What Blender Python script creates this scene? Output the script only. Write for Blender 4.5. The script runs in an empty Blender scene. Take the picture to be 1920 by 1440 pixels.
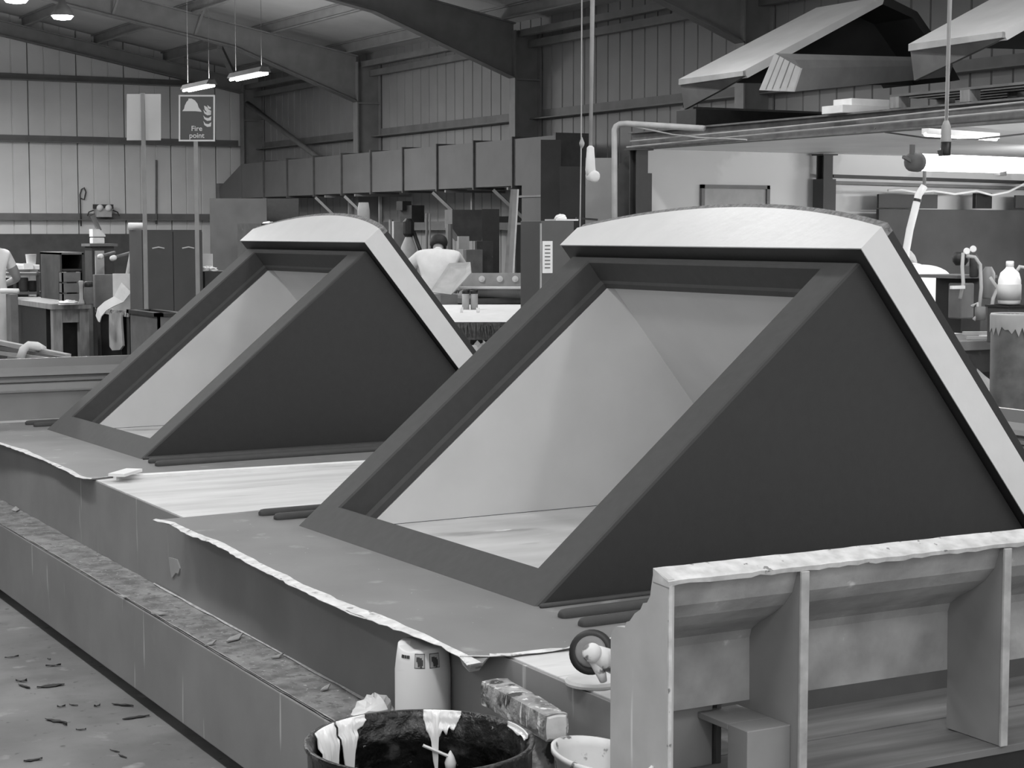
import bpy, bmesh, math, random
from mathutils import Vector, Matrix
from math import sin, cos, tan, atan, radians, pi, sqrt
random.seed(7)
SC = bpy.context.scene
COL = SC.collection
# ------------------------------------------------------------------ camera
FPX = 3400.0                      # focal length in pixels of the 1920 x 1440 frame
EYE = Vector((0, 0, 1.65))
YAW = radians(28.8)               # to the right of +Y
PIT = atan((720 - 434) / FPX)     # looking slightly down
FWD = Vector((sin(YAW) * cos(PIT), cos(YAW) * cos(PIT), -sin(PIT)))
RGT = Vector((cos(YAW), -sin(YAW), 0))
UPV = RGT.cross(FWD)
cd = bpy.data.cameras.new('camera')
cam = bpy.data.objects.new('camera', cd)
COL.objects.link(cam)
cam.matrix_world = Matrix(((RGT.x, UPV.x, -FWD.x, EYE.x), (RGT.y, UPV.y, -FWD.y, EYE.y), (RGT.z, UPV.z, -FWD.z, EYE.z), (0, 0, 0, 1)))
cd.sensor_width = 36.0
cd.lens = 36.0 * FPX / 1920.0
cd.clip_start = 0.05
cd.clip_end = 200
SC.camera = cam
# ------------------------------------------------------------------ world, exposure
W = bpy.data.worlds.new('daylight')
SC.world = W
W.use_nodes = True
bg = W.node_tree.nodes['Background']
bg.inputs[0].default_value = (1, 1, 1, 1)
bg.inputs[1].default_value = 1.1
SC.view_settings.view_transform = 'Standard'
SC.view_settings.look = 'None'
SC.view_settings.exposure = 0.0
SC.view_settings.gamma = 1.0
SC.view_settings.use_curve_mapping = False
LAMP_W = 46.0        # watts of each 4-foot workshop lamp (the unseen rows are added, built below)
SC.cycles.max_bounces = 5
SC.cycles.diffuse_bounces = 3
SC.cycles.glossy_bounces = 2
SC.cycles.transmission_bounces = 4
SC.cycles.caustics_reflective = False
SC.cycles.caustics_refractive = False
SC.cycles.sample_clamp_indirect = 4.0
SC.cycles.use_adaptive_sampling = True
SC.cycles.adaptive_threshold = 0.04
SC.cycles.adaptive_min_samples = 16

# ------------------------------------------------------------------ surveying helpers (photo pixel -> place in the hall)
def ray(x, y):
    return FWD + RGT * ((x - 960) / FPX) + UPV * ((720 - y) / FPX)
def pt(x, y, X=None, Y=None, z=None, d=None):
    r = ray(x, y)
    if z is not None: t = (z - EYE.z) / r.z
    elif X is not None: t = X / r.x
    elif Y is not None: t = Y / r.y
    else: t = d
    return EYE + r * t
def corner_box(x0, xm, x1, d, ytop, ybot=None, z0=None):
    """axis-aligned box whose near vertical edge stands at pixel xm, depth d"""
    a = pt(xm, ytop, d=d)
    zt = a.z
    zb = z0 if z0 is not None else pt(xm, ybot, d=d).z
    r0, r1 = ray(x0, 434), ray(x1, 434)
    yf = max(a.x * r0.y / r0.x, a.y + 0.01)
    xr = max(a.y * r1.x / r1.y, a.x + 0.01)
    return [a.x, xr, a.y, yf, zb, zt]

# ------------------------------------------------------------------ materials
MATS = {}
def mat(name, v, rough=0.6, var=0.12, scale=6.0, bump=0.0, bscale=40.0, spot=None, streak=None, stretch=(1, 1, 1), emit=0.0, alpha=None, metal=0.0, spec=0.5):
    """grey procedural material. spot=(scale, threshold, value, width): blotches of another grey;
    streak=(scale, threshold, value): vertical runs"""
    if name in MATS: return MATS[name]
    m = bpy.data.materials.new(name)
    m.use_nodes = True
    nt = m.node_tree
    N, L = nt.nodes, nt.links
    b = N['Principled BSDF']
    b.inputs['Roughness'].default_value = rough
    b.inputs['Metallic'].default_value = metal
    b.inputs['Specular IOR Level'].default_value = spec
    tc = N.new('ShaderNodeTexCoord')
    mp = N.new('ShaderNodeMapping'); mp.inputs['Scale'].default_value = stretch
    L.new(tc.outputs['Object'], mp.inputs[0])
    def noise(s, det=4, src=mp):
        n = N.new('ShaderNodeTexNoise'); n.inputs['Scale'].default_value = s; n.inputs['Detail'].default_value = det
        L.new(src.outputs[0], n.inputs['Vector']); return n
    def ramp(fac, a, bb, c0, c1):
        r = N.new('ShaderNodeValToRGB')
        r.color_ramp.elements[0].position = a; r.color_ramp.elements[1].position = bb
        r.color_ramp.elements[0].color = (c0, c0, c0, 1); r.color_ramp.elements[1].color = (c1, c1, c1, 1)
        L.new(fac, r.inputs[0]); return r
    def mix(fac, a, val):
        x = N.new('ShaderNodeMix'); x.data_type = 'RGBA'
        L.new(fac, x.inputs['Factor']); L.new(a, x.inputs['A']); x.inputs['B'].default_value = (val, val, val, 1)
        return x
    n1 = noise(scale)
    cur = ramp(n1.outputs[0], 0.3, 0.7, v * (1 - var), v * (1 + var)).outputs[0]
    if spot:
        for sp in (spot if isinstance(spot, list) else [spot]):
            ns = noise(sp[0], 6)
            rs = ramp(ns.outputs[0], sp[1], sp[1] + sp[3], 0, 1)
            cur = mix(rs.outputs[0], cur, sp[2]).outputs['Result']
    if streak:
        mp2 = N.new('ShaderNodeMapping'); mp2.inputs['Scale'].default_value = (1, 1, 0.07)
        L.new(tc.outputs['Object'], mp2.inputs[0])
        ns = noise(streak[0], 3, mp2)
        rs = ramp(ns.outputs[0], streak[1], streak[1] + 0.05, 0, 1)
        cur = mix(rs.outputs[0], cur, streak[2]).outputs['Result']
    L.new(cur, b.inputs['Base Color'])
    if bump:
        nb = noise(bscale, 5)
        bp = N.new('ShaderNodeBump'); bp.inputs['Strength'].default_value = bump; bp.inputs['Distance'].default_value = 0.02
        L.new(nb.outputs[0], bp.inputs['Height']); L.new(bp.outputs[0], b.inputs['Normal'])
    if emit:
        b.inputs['Emission Color'].default_value = (1, 1, 1, 1)
        b.inputs['Emission Strength'].default_value = emit
    if alpha is not None:
        b.inputs['Transmission Weight'].default_value = alpha
    MATS[name] = m
    return m
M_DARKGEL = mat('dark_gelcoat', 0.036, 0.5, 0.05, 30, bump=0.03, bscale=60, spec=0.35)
M_GEL_LIT = mat('dark_gelcoat_lit', 0.066, 0.6, 0.06, 30, bump=0.04, bscale=14, spec=0.2)  # same gelcoat as the cheeks, made paler to stand for light on the front
M_LINING = mat('pale_grey_lining', 0.68, 0.6, 0.05, 4)
M_WHITE = mat('white_gelcoat', 0.71, 0.35, 0.03, 8, bump=0.06, bscale=25)
M_RIM = mat('rough_grey_rim', 0.22, 0.8, 0.4, 60, bump=0.5, bscale=90)
M_SKIRT = mat('grey_gelcoat_flange', 0.185, 0.55, 0.12, 3, spot=[(7, 0.62, 0.30, 0.1), (60, 0.72, 0.5, 0.02)])
M_RAG = mat('torn_glass_fibre', 0.66, 0.8, 0.2, 25, bump=0.3, bscale=60, spot=(30, 0.62, 0.3, 0.06))
M_BENCH = mat('grey_painted_bench', 0.245, 0.65, 0.13, 3, spot=(5, 0.64, 0.26, 0.12), streak=(22, 0.69, 0.5))
M_STEP = mat('dusty_step', 0.23, 0.9, 0.4, 16, bump=0.15, bscale=50, spot=[(7, 0.56, 0.34, 0.14), (40, 0.56, 0.14, 0.10), (70, 0.64, 0.55, 0.05)])
M_PLY = mat('white_stained_plywood', 0.60, 0.75, 0.16, 5, spot=(9, 0.6, 0.42, 0.2), stretch=(0.35, 2.2, 1))
M_CONC = mat('dirty_concrete', 0.19, 0.85, 0.35, 1.6, bump=0.12, bscale=20, spot=[(1.3, 0.54, 0.27, 0.14), (2.6, 0.56, 0.12, 0.16), (7, 0.62, 0.34, 0.12), (22, 0.64, 0.10, 0.08)])
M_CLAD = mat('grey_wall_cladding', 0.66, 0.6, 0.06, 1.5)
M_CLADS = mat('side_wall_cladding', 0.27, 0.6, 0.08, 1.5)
M_ROOF = mat('roof_liner', 0.42, 0.7, 0.1, 1.0)
M_STEEL = mat('dark_painted_steel', 0.22, 0.55, 0.12, 4)
M_STEEL2 = mat('mid_grey_steel', 0.16, 0.55, 0.15, 4)
M_DUCT = mat('galvanised_duct', 0.12, 0.55, 0.08, 3)
M_BLACK = mat('black', 0.012, 0.5, 0.3, 20)
M_DARK = mat('dark_board', 0.045, 0.7, 0.25, 8, spot=(12, 0.68, 0.12, 0.1))
M_MID = mat('mid_grey', 0.14, 0.7, 0.2, 6)
M_LIGHT = mat('light_grey', 0.40, 0.7, 0.15, 6)
M_PAPER = mat('white_sheet', 0.80, 0.8, 0.06, 10, bump=0.15, bscale=12)
M_WOOD = mat('raw_timber', 0.26, 0.75, 0.25, 9, stretch=(3, 3, 0.6))
M_WALLW = mat('white_painted_wall', 0.62, 0.8, 0.06, 1.2, spot=(0.8, 0.56, 0.72, 0.03))
M_MOULDIN = mat('raw_laminate', 0.32, 0.6, 0.3, 7, bump=0.25, bscale=18, spot=[(5, 0.60, 0.19, 0.2), (14, 0.70, 0.6, 0.06)])
M_MOULDOUT = mat('mould_end_paint', 0.45, 0.6, 0.1, 8, streak=(30, 0.66, 0.66))
M_MOULDEDGE = mat('chipped_white_edge', 0.55, 0.7, 0.2, 30, spot=(40, 0.66, 0.2, 0.04))
M_RIMMOULD = mat('grey_gutter_mould', 0.24, 0.35, 0.06, 6)
M_DRUM = mat('black_drum', 0.009, 0.3, 0.5, 14, bump=0.7, bscale=30, spot=[(16, 0.55, 0.06, 0.08), (44, 0.70, 0.40, 0.03)], spec=0.4)
M_KETTLE = mat('splashed_white_plastic', 0.74, 0.5, 0.1, 10, spot=(26, 0.60, 0.16, 0.05))
M_CRUST = mat('paint_crusted', 0.30, 0.7, 0.6, 24, bump=0.6, bscale=40, spot=[(18, 0.55, 0.05, 0.06), (30, 0.62, 0.75, 0.05)], streak=(60, 0.62, 0.7))
M_PLASTIC = mat('white_plastic', 0.80, 0.4, 0.04, 5)
M_TUBE = mat('lit_tube', 0.9, 0.4, 0.0, 5, emit=9.0)
M_SKIN = mat('skin', 0.28, 0.6, 0.08, 10)
M_HAIR = mat('dark_hair', 0.012, 0.7, 0.3, 40)
M_CLOTH = mat('white_coverall', 0.74, 0.85, 0.06, 9, bump=0.35, bscale=7)
M_TROUSER = mat('grey_trousers', 0.10, 0.85, 0.1, 9)
M_SIGN = mat('sign_red', 0.085, 0.5, 0.04, 5)
M_SIGNW = mat('sign_white', 0.72, 0.5, 0.03, 5)
M_FIBRE = mat('shaggy_fibre', 0.10, 0.9, 0.4, 30)
M_GLASS = mat('clear_plastic', 0.7, 0.15, 0.02, 5, alpha=0.75)
M_FLAKE = mat('dark_flake', 0.03, 0.8, 0.3, 20)
M_GELDRIP = mat('wet_white_resin', 0.82, 0.18, 0.03, 5)

# ------------------------------------------------------------------ mesh helpers
BASE = {}
def base_of(o):
    while o is not None:
        if o.name in BASE: return Vector(BASE[o.name])
        o = o.parent
    return Vector((0, 0, 0))
class MB:
    def __init__(s): s.v = []; s.f = []
    def add(s, vs, fs):
        o = len(s.v); s.v += [tuple(q) for q in vs]; s.f += [tuple(i + o for i in q) for q in fs]; return s
    def box(s, x0, x1, y0, y1, z0, z1):
        return s.add([(x0, y0, z0), (x1, y0, z0), (x1, y1, z0), (x0, y1, z0), (x0, y0, z1), (x1, y0, z1), (x1, y1, z1), (x0, y1, z1)],
                     [(0, 3, 2, 1), (4, 5, 6, 7), (0, 1, 5, 4), (1, 2, 6, 5), (2, 3, 7, 6), (3, 0, 4, 7)])
    def prism(s, poly, fn, t0, t1):
        n = len(poly)
        vs = [fn(a, b, t0) for a, b in poly] + [fn(a, b, t1) for a, b in poly]
        fs = [tuple(range(n - 1, -1, -1)), tuple(range(n, 2 * n))] + [(i, (i + 1) % n, n + (i + 1) % n, n + i) for i in range(n)]
        return s.add(vs, fs)
    def bar(s, a, b, w, h=None, up=(0, 0, 1)):
        h = h or w
        a, b = Vector(a), Vector(b); t = (b - a).normalized(); u = Vector(up)
        if abs(t.dot(u)) > 0.95: u = Vector((0, 1, 0)) if abs(t.y) < 0.9 else Vector((1, 0, 0))
        x = t.cross(u).normalized() * (w / 2); y = x.cross(t).normalized() * (h / 2)
        vs = [p + i * x + j * y for p in (a, b) for i, j in ((-1, -1), (1, -1), (1, 1), (-1, 1))]
        return s.add(vs, [(3, 2, 1, 0), (4, 5, 6, 7), (0, 1, 5, 4), (1, 2, 6, 5), (2, 3, 7, 6), (3, 0, 4, 7)])
    def tube(s, pts, r, n=8):
        pts = [Vector(p) for p in pts]; rs = r if isinstance(r, (list, tuple)) else [r] * len(pts)
        rings = []; prev = None
        for i, p in enumerate(pts):
            t = (pts[min(i + 1, len(pts) - 1)] - pts[max(i - 1, 0)]).normalized()
            if prev is None:
                u = Vector((0, 0, 1)) if abs(t.z) < 0.9 else Vector((1, 0, 0)); x = t.cross(u).normalized()
            else:
                x = (prev - t * prev.dot(t)).normalized()
            prev = x; y = t.cross(x)
            rings.append([p + (x * cos(2 * pi * k / n) + y * sin(2 * pi * k / n)) * rs[i] for k in range(n)])
        vs = [q for g in rings for q in g]; fs = []
        for i in range(len(pts) - 1):
            for k in range(n):
                fs.append((i * n + k, i * n + (k + 1) % n, (i + 1) * n + (k + 1) % n, (i + 1) * n + k))
        fs.append(tuple(range(n - 1, -1, -1))); fs.append(tuple(range((len(pts) - 1) * n, len(pts) * n)))
        return s.add(vs, fs)
    def lathe(s, prof, c, n=24, axis=(0, 0, 1), sx=1.0):
        """prof: (radius, height) pairs along axis from point c"""
        a = Vector(axis).normalized(); u = Vector((1, 0, 0)) if abs(a.x) < 0.9 else Vector((0, 1, 0))
        x = (u - a * u.dot(a)).normalized(); y = a.cross(x); c = Vector(c)
        vs = []; fs = []
        for r, h in prof:
            for k in range(n):
                vs.append(c + a * h + (x * cos(2 * pi * k / n) * sx + y * sin(2 * pi * k / n)) * max(r, 1e-4))
        for i in range(len(prof) - 1):
            for k in range(n):
                fs.append((i * n + k, i * n + (k + 1) % n, (i + 1) * n + (k + 1) % n, (i + 1) * n + k))
        fs.append(tuple(range(n - 1, -1, -1))); fs.append(tuple(range((len(prof) - 1) * n, len(prof) * n)))
        return s.add(vs, fs)
    def ribbon(s, left, right, th=0.0):
        n = len(left)
        vs = list(left) + list(right)
        fs = [(i, i + 1, n + i + 1, n + i) for i in range(n - 1)]
        return s.add(vs, fs)
    def build(s, name, m, parent=None, bevel=0.0, smooth=False, cut=None, solid=0.0, keep=False):
        """verts are hall coordinates; they are stored relative to the parent's base"""
        off = base_of(parent)
        me = bpy.data.meshes.new(name)
        me.from_pydata([tuple(Vector(q) - off) for q in s.v], [], s.f)
        bm = bmesh.new(); bm.from_mesh(me)
        if not keep: bmesh.ops.recalc_face_normals(bm, faces=bm.faces)
        if cut is not None:
            bmesh.ops.bisect_plane(bm, geom=bm.verts[:] + bm.edges[:] + bm.faces[:], plane_co=(0, 0, cut - off.z), plane_no=(0, 0, 1), clear_inner=True)
            ed = [e for e in bm.edges if e.is_boundary]
            if ed:
                try: bmesh.ops.holes_fill(bm, edges=ed)
                except Exception: pass
            bmesh.ops.recalc_face_normals(bm, faces=bm.faces)
        bm.to_mesh(me); bm.free()
        me.materials.append(m)
        o = bpy.data.objects.new(name, me); COL.objects.link(o)
        if parent is not None: o.parent = parent
        if bevel:
            md = o.modifiers.new('bevel', 'BEVEL'); md.width = bevel; md.segments = 2; md.limit_method = 'ANGLE'; md.angle_limit = radians(40)
        if solid:
            md = o.modifiers.new('thickness', 'SOLIDIFY'); md.thickness = solid; md.offset = 0
        if smooth:
            for p in me.polygons: p.use_smooth = True
        return o
def thing(name, label, cat, base=(0, 0, 0), group=None):
    o = bpy.data.objects.new(name, None); COL.objects.link(o)
    o.location = base; BASE[o.name] = tuple(base); o.empty_display_size = 0.1
    o['label'] = label; o['category'] = cat
    if group: o['group'] = group
    return o
def tag(o, label, cat, group=None):
    o['label'] = label; o['category'] = cat
    if group: o['group'] = group
    return o
def struct(o):
    o['kind'] = 'structure'; return o
def sub(o, parent):
    """make o a child of the mesh part `parent` (both already relative to the same thing)"""
    o.parent = parent; return o
def copy_thing(root, delta, label, group=None):
    r = root.copy(); COL.objects.link(r); r.location = Vector(root.location) + Vector(delta); r['label'] = label
    if group: r['group'] = group
    def rec(a, b):
        for ch in a.children:
            c = ch.copy(); COL.objects.link(c); c.parent = b; rec(ch, c)
    rec(root, r)
    return r
def BOX(name, b, m, parent=None, bevel=0.0): return MB().box(*b).build(name, m, parent, bevel)
def mid(b): return ((b[0] + b[1]) / 2, (b[2] + b[3]) / 2, b[4])

# ================================================================== THE HALL
YG = 37.1          # gable wall (inner face)
XS = 14.2          # side wall (inner face)
XCOL = 13.94       # line of the portal columns
FRAMES = [36.87, 30.91, 24.92, 18.95, 12.97, 7.0, 1.0]
def ztop(x): return 4.86 + 0.19 * (13.75 - x)      # top of the rafters
fl = struct(MB().add([(-9, -5, 0), (16, -5, 0), (16, 40, 0), (-9, 40, 0), (-9, -5, -0.1), (16, -5, -0.1), (16, 40, -0.1), (-9, 40, -0.1)],
    [(0, 1, 2, 3), (7, 6, 5, 4), (0, 4, 5, 1), (1, 5, 6, 2), (2, 6, 7, 3), (3, 7, 4, 0)]).build('floor', M_CONC))
# --- gable wall with grooved liner panels
wf = struct(BOX('wall_far', (-9, 15, YG + 0.06, YG + 0.2, 0, 8), M_STEEL2))
def liner(u0, u1, n, z0, top, to3, name, m, parent):
    """one liner sheet: n flat pans divided by narrow grooves"""
    prof = []; w = (u1 - u0) / n
    for i in range(n):
        a = u0 + i * w
        prof += [(a + 0.004, 0.022), (a + 0.016, 0.0), (a + w - 0.016, 0.0), (a + w - 0.004, 0.022)]
    mb = MB(); vs = []; fs = []
    for u, dp in prof: vs.append(to3(u, dp, z0)); vs.append(to3(u, dp, top(u)))
    for i in range(len(prof) - 1): fs.append((2 * i, 2 * i + 2, 2 * i + 3, 2 * i + 1))
    return mb.add(vs, fs).build(name, m, parent)
x = XS
while x > 3.5:
    liner(x - 0.99, x - 0.005, 3, 1.60 if x < 12.6 else 0.0, lambda u: ztop(u) + 0.22, lambda u, dp, z: (u, YG + dp, z), 'cladding_panel', M_CLAD, wf)
    x -= 0.99
dado = BOX('dado_board', (3.2, 12.6, YG - 0.03, YG + 0.04, 0.0, 1.60), mat('dado_board', 0.075, 0.7, 0.15, 5), wf)
for z in (1.95, 3.52, 4.75):
    xr = 13.7 if z < 4.5 else 13.7 - (z - 4.6) / 0.19 * 0.4
    mb = MB().prism([(0, 0), (0.19, 0), (0.19, 0.015), (0.02, 0.015), (0.02, 0.14), (0, 0.14)], lambda a, b, t: (t, YG - 0.002 - a, z - 0.07 + b), 3.3, min(xr, 13.7))
    struct(mb.build('trim_gable_rail', M_STEEL2))
# --- side wall
wr = struct(BOX('wall_right', (XS + 0.06, XS + 0.2, -5, YG, 0, 5.4), M_STEEL2))
y = YG
while y > 8.0:
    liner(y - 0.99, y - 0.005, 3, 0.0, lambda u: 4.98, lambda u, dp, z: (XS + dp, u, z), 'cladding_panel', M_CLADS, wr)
    y -= 0.99
for z in (1.75, 3.47):
    mb = MB().prism([(0, 0), (0.19, 0), (0.19, 0.015), (0.02, 0.015), (0.02, 0.15), (0, 0.15)], lambda a, b, t: (XS - 0.002 - a, t, z - 0.075 + b), 8.0, YG - 0.25)
    struct(mb.build('trim_side_rail', M_STEEL2))
wl = struct(BOX('wall_left', (-9.2, -9.0, -1.5, YG, 0, 5.0), mat('left_wall', 0.35, 0.7, 0.1, 1.5)))
# --- roof: liner panels carried by purlins, two slopes about a ridge at X = 3
RIDGE = 3.0
roof = struct(bpy.data.objects.new('ceiling', None)); COL.objects.link(roof)
PURL = [13.55 - 1.46 * k for k in range(8)]
edges = [14.25] + PURL
for i in range(len(edges) - 1):
    xa, xb = edges[i], edges[i + 1]
    for k, (ya, yb) in enumerate(zip([YG + 0.1] + FRAMES[1:], FRAMES[1:] + [-1.5])):
        za, zb = ztop(xa) + 0.2, ztop(xb) + 0.2
        MB().add([(xa, ya, za), (xb + 0.01, ya, zb), (xb + 0.01, yb + 0.01, zb), (xa, yb + 0.01, za), (xa, ya, za + 0.05), (xb + 0.01, ya, zb + 0.05), (xb + 0.01, yb + 0.01, zb + 0.05), (xa, yb + 0.01, za + 0.05)],
                 [(0, 1, 2, 3), (7, 6, 5, 4), (0, 4, 5, 1), (1, 5, 6, 2), (2, 6, 7, 3), (3, 7, 4, 0)]).build('roof_panel', M_ROOF, roof)
zr = ztop(PURL[-1]) + 0.2
MB().add([(PURL[-1], YG + 0.1, zr), (-9, YG + 0.1, zr - 2.2), (-9, -1.5, zr - 2.2), (PURL[-1], -1.5, zr), (PURL[-1], YG + 0.1, zr + 0.05), (-9, YG + 0.1, zr - 2.15), (-9, -1.5, zr - 2.15), (PURL[-1], -1.5, zr + 0.05)],
         [(0, 1, 2, 3), (7, 6, 5, 4), (0, 4, 5, 1), (1, 5, 6, 2), (2, 6, 7, 3), (3, 7, 4, 0)]).build('roof_slope', M_ROOF, roof)
for xq in PURL:
    z = ztop(xq)
    mb = MB().prism([(0, 0), (0.07, 0), (0.07, 0.02), (0.02, 0.02), (0.02, 0.18), (0.07, 0.18), (0.07, 0.2), (0, 0.2)], lambda a, b, t: (xq - a, t, z + b), -1.5, YG)
    mb.build('purlin', M_STEEL, roof)
# eaves beam and gutter liner along the side wall
for dx, dz, h in ((0.12, 4.50, 0.11), (0.30, 4.66, 0.10)):
    BOX('eaves_rail', (XS - dx - 0.10, XS - dx, -5, YG - 0.05, dz, dz + h), M_STEEL2, roof)
# --- portal frames: column, haunched rafter
for k, yf in enumerate(FRAMES[:6]):
    root = thing('portal_frame', ['dark steel gable frame in the far corner of the hall', 'dark steel portal frame, the nearer to the fire point sign',
        'dark steel portal frame rising behind the right end of the duct', 'dark steel portal frame hidden above the canopy mould on the mezzanine', 'dark steel portal frame over the mezzanine end wall', 'dark steel portal frame above the near dormer mould'][k], 'steel frame', (XCOL, yf, 0))
    root['kind'] = 'structure'; del root['category']
    w = 0.19
    # column (I-section: two flanges and a web)
    c = MB()
    c.box(XCOL - 0.24, XCOL - 0.215, yf - w / 2, yf + w / 2, 0, 4.75)
    c.box(XCOL + 0.215, XCOL + 0.24, yf - w / 2, yf + w / 2, 0, 4.75)
    c.box(XCOL - 0.215, XCOL + 0.215, yf - 0.008, yf + 0.008, 0, 4.75)
    c.build('column', M_STEEL, root)
    # rafter web with haunch
    def zb(x):
        b = ztop(x) - 0.42
        hx = 11.35
        if x > hx: b = min(b, ztop(hx) - 0.42 - (x - hx) * (ztop(hx) - 0.42 - 4.02) / (13.7 - hx))
        return b
    xs = [13.72, 13.0, 12.2, 11.35, 9.0, 6.0, 3.3]
    r = MB()
    if k == 0:
        zz = lambda x: ztop(x) - 0.30
    else: zz = zb
    poly = [(x, ztop(x)) for x in xs] + [(x, zz(x)) for x in reversed(xs)]
    r.prism(poly, lambda a, b, t: (a, t, b), yf - 0.008, yf + 0.008)
    r.build('rafter_web', M_STEEL, root)
    for nm, fz, th in (('top_flange', ztop, -0.02), ('bottom_flange', zz, 0.02)):
        f = MB()
        poly = [(x, fz(x)) for x in xs] + [(x, fz(x) + th) for x in reversed(xs)]
        f.prism(poly, lambda a, b, t: (a, t, b), yf - w / 2, yf + w / 2)
        f.build(nm, M_STEEL2 if nm[0] == 'b' else M_STEEL, root)
    st = MB(); st.box(XCOL - 0.215, XCOL + 0.215, yf - w / 2, yf + w / 2, 3.99, 4.015); st.build('stiffener', M_STEEL, root)
    # purlin stays
    if k in (1, 2):
        for xq in PURL[2:5]:
            MB().bar((xq, yf - 0.05, zz(xq) + 0.05), (xq + 0.05, yf - 0.45, ztop(xq) + 0.08), 0.04, 0.02).build('purlin_stay', M_STEEL, root)
# diagonal wind brace in the end bay
tag(MB().tube([(XS - 0.42, 36.7, 4.35), (XS - 0.42, 31.3, 2.55)], 0.055, 10).build('wind_brace', M_STEEL2, None, smooth=True), 'round steel wind brace slanting down behind the far duct sections', 'brace')
tag(MB().bar(pt(412, 88, d=33), pt(437, 140, d=34.5), 0.09).build('knee_brace', M_STEEL2), 'short grey knee brace beside the fluorescent lamp under the roof', 'brace')

# ================================================================== LAMPS
def work_lamp(p, label, group=None, chain=True, watts=LAMP_W, length=1.25, sideways=0.0):
    t = thing('fluorescent_lamp', label, 'lamp', p, group)
    x, y, z = p; h = length / 2
    MB().prism([(-0.09, 0.0), (-0.05, 0.07), (0.05, 0.07), (0.09, 0.0)], lambda a, b, q: (x + a, q, z + b), y - h, y + h).build('housing', M_MID, t)
    for s in (-0.045, 0.045):
        MB().tube([(x + s, y - h + 0.03, z - 0.022), (x + s, y + h - 0.03, z - 0.022)], 0.019, 8).build('tube', M_TUBE, t)
    if chain:
        zt = ztop(x) if x > 3.4 else ztop(3.33) - (3.33 - x) * 2.2 / 12.33
        for s in (-0.8, 0.8):
            MB().tube([(x, y + s * h, z + 0.07), (x, y + s * h, zt + 0.1)], 0.0035, 5).build('suspension_wire', M_STEEL, t)
    ld = bpy.data.lights.new('lamp_light', 'AREA'); ld.shape = 'RECTANGLE'; ld.size = 0.25; ld.size_y = length; ld.energy = watts
    lo = bpy.data.objects.new('lamp_light', ld); COL.objects.link(lo); lo.parent = t; lo.location = (0, 0, -0.06)
    for sg in ((-1, 1) if sideways else ()):
        la = bpy.data.lights.new('lamp_side_light', 'AREA'); la.shape = 'RECTANGLE'; la.size = 0.1; la.size_y = length; la.energy = sideways
        lb_ = bpy.data.objects.new('lamp_side_light', la); COL.objects.link(lb_); lb_.parent = t; lb_.location = (sg * 0.11, 0, 0.0); lb_.rotation_euler = (0, -sg * radians(88), 0)
    # the open batten also throws light up and sideways on to the roof
    lu = bpy.data.lights.new('lamp_spill', 'AREA'); lu.shape = 'RECTANGLE'; lu.size = 0.2; lu.size_y = length; lu.energy = watts * 0.3
    lv = bpy.data.objects.new('lamp_spill', lu); COL.objects.link(lv); lv.parent = t; lv.location = (0, 0, 0.1); lv.rotation_euler = (pi, 0, 0)
    return t
# the lamps that show
pa = pt(372, 163, d=28.5); work_lamp(pa, 'lit fluorescent batten hanging just above the fire point sign', watts=130, sideways=32)
pb = pt(466, 141, d=25.0); work_lamp(pb, 'lit fluorescent batten right of the fire point lamp, below the rafter', watts=40, sideways=0)
# added rows of the same lamps, out of view, to light the hall
GRID = []
for xq in (-3.0, 0.45, 4.2, 7.4):
    for yq in (-0.8, 2.2, 5.2, 8.2, 12.0): GRID.append((xq, yq, 4.3))
for g in GRID + [(10.5, 18.0, 4.6), (7.0, 17.0, 4.6), (3.4, 17.0, 4.6), (0.2, 16, 4.4), (4.2, 22, 4.4), (0.6, 22, 4.4), (5.2, 27, 4.4), (1.5, 27, 4.4), (6.0, 32, 4.4), (2.4, 32, 4.4)]:
    work_lamp(g, 'added fluorescent batten in the unseen overhead rows that light the hall', 'added overhead lamp rows', watts=(54.0 if g[0] == 0.45 else 14.0 if g[0] < 0 else 16.0 if g[0] == 4.2 else LAMP_W) if g[1] < 14 else 65.0 if g[1] < 20 else 190.0)
def high_bay(p, label, watts=130):
    t = thing('high_bay_lamp', label, 'lamp', p)
    x, y, z = p
    MB().lathe([(0.05, 0.28), (0.07, 0.2), (0.12, 0.14), (0.2, 0.0), (0.19, 0.0), (0.11, 0.13)], p, 20).build('reflector', M_MID, t, smooth=True)
    MB().lathe([(0.02, 0.1), (0.12, 0.06), (0.18, 0.0), (0.14, -0.05), (0.02, -0.07)], p, 20).build('diffuser', M_TUBE, t, smooth=True)
    MB().tube([(x, y, z + 0.27), (x, y, ztop(x) + 0.15)], 0.012, 6).build('drop_rod', M_STEEL, t)
    ld = bpy.data.lights.new('lamp_light', 'AREA'); ld.shape = 'DISK'; ld.size = 0.36; ld.energy = watts
    lo = bpy.data.objects.new('lamp_light', ld); COL.objects.link(lo); lo.parent = t; lo.location = (0, 0, -0.1)
    return t
high_bay(pt(117, 30, d=30.0), 'glowing round high bay lamp under the roof at upper left')
high_bay(pt(30, -2, d=26.0), 'round high bay lamp cut by the top left corner of the photo')

# ================================================================== THE LONG MOULD TABLE
XF, XR_, ZS, ZP = 1.847, 2.027, 0.359, 0.65
YN0, YN1 = 3.17, 10.2       # ends of the table
tb = thing('mould_table', 'long grey painted stepped platform carrying both dormer moulds', 'platform', (2.6, 6.5, 0))
BOX('lower_step', (XF, XR_ + 0.06, 2.4, YN1, 0.055, ZS - 0.006), M_BENCH, tb, 0.004)
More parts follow.
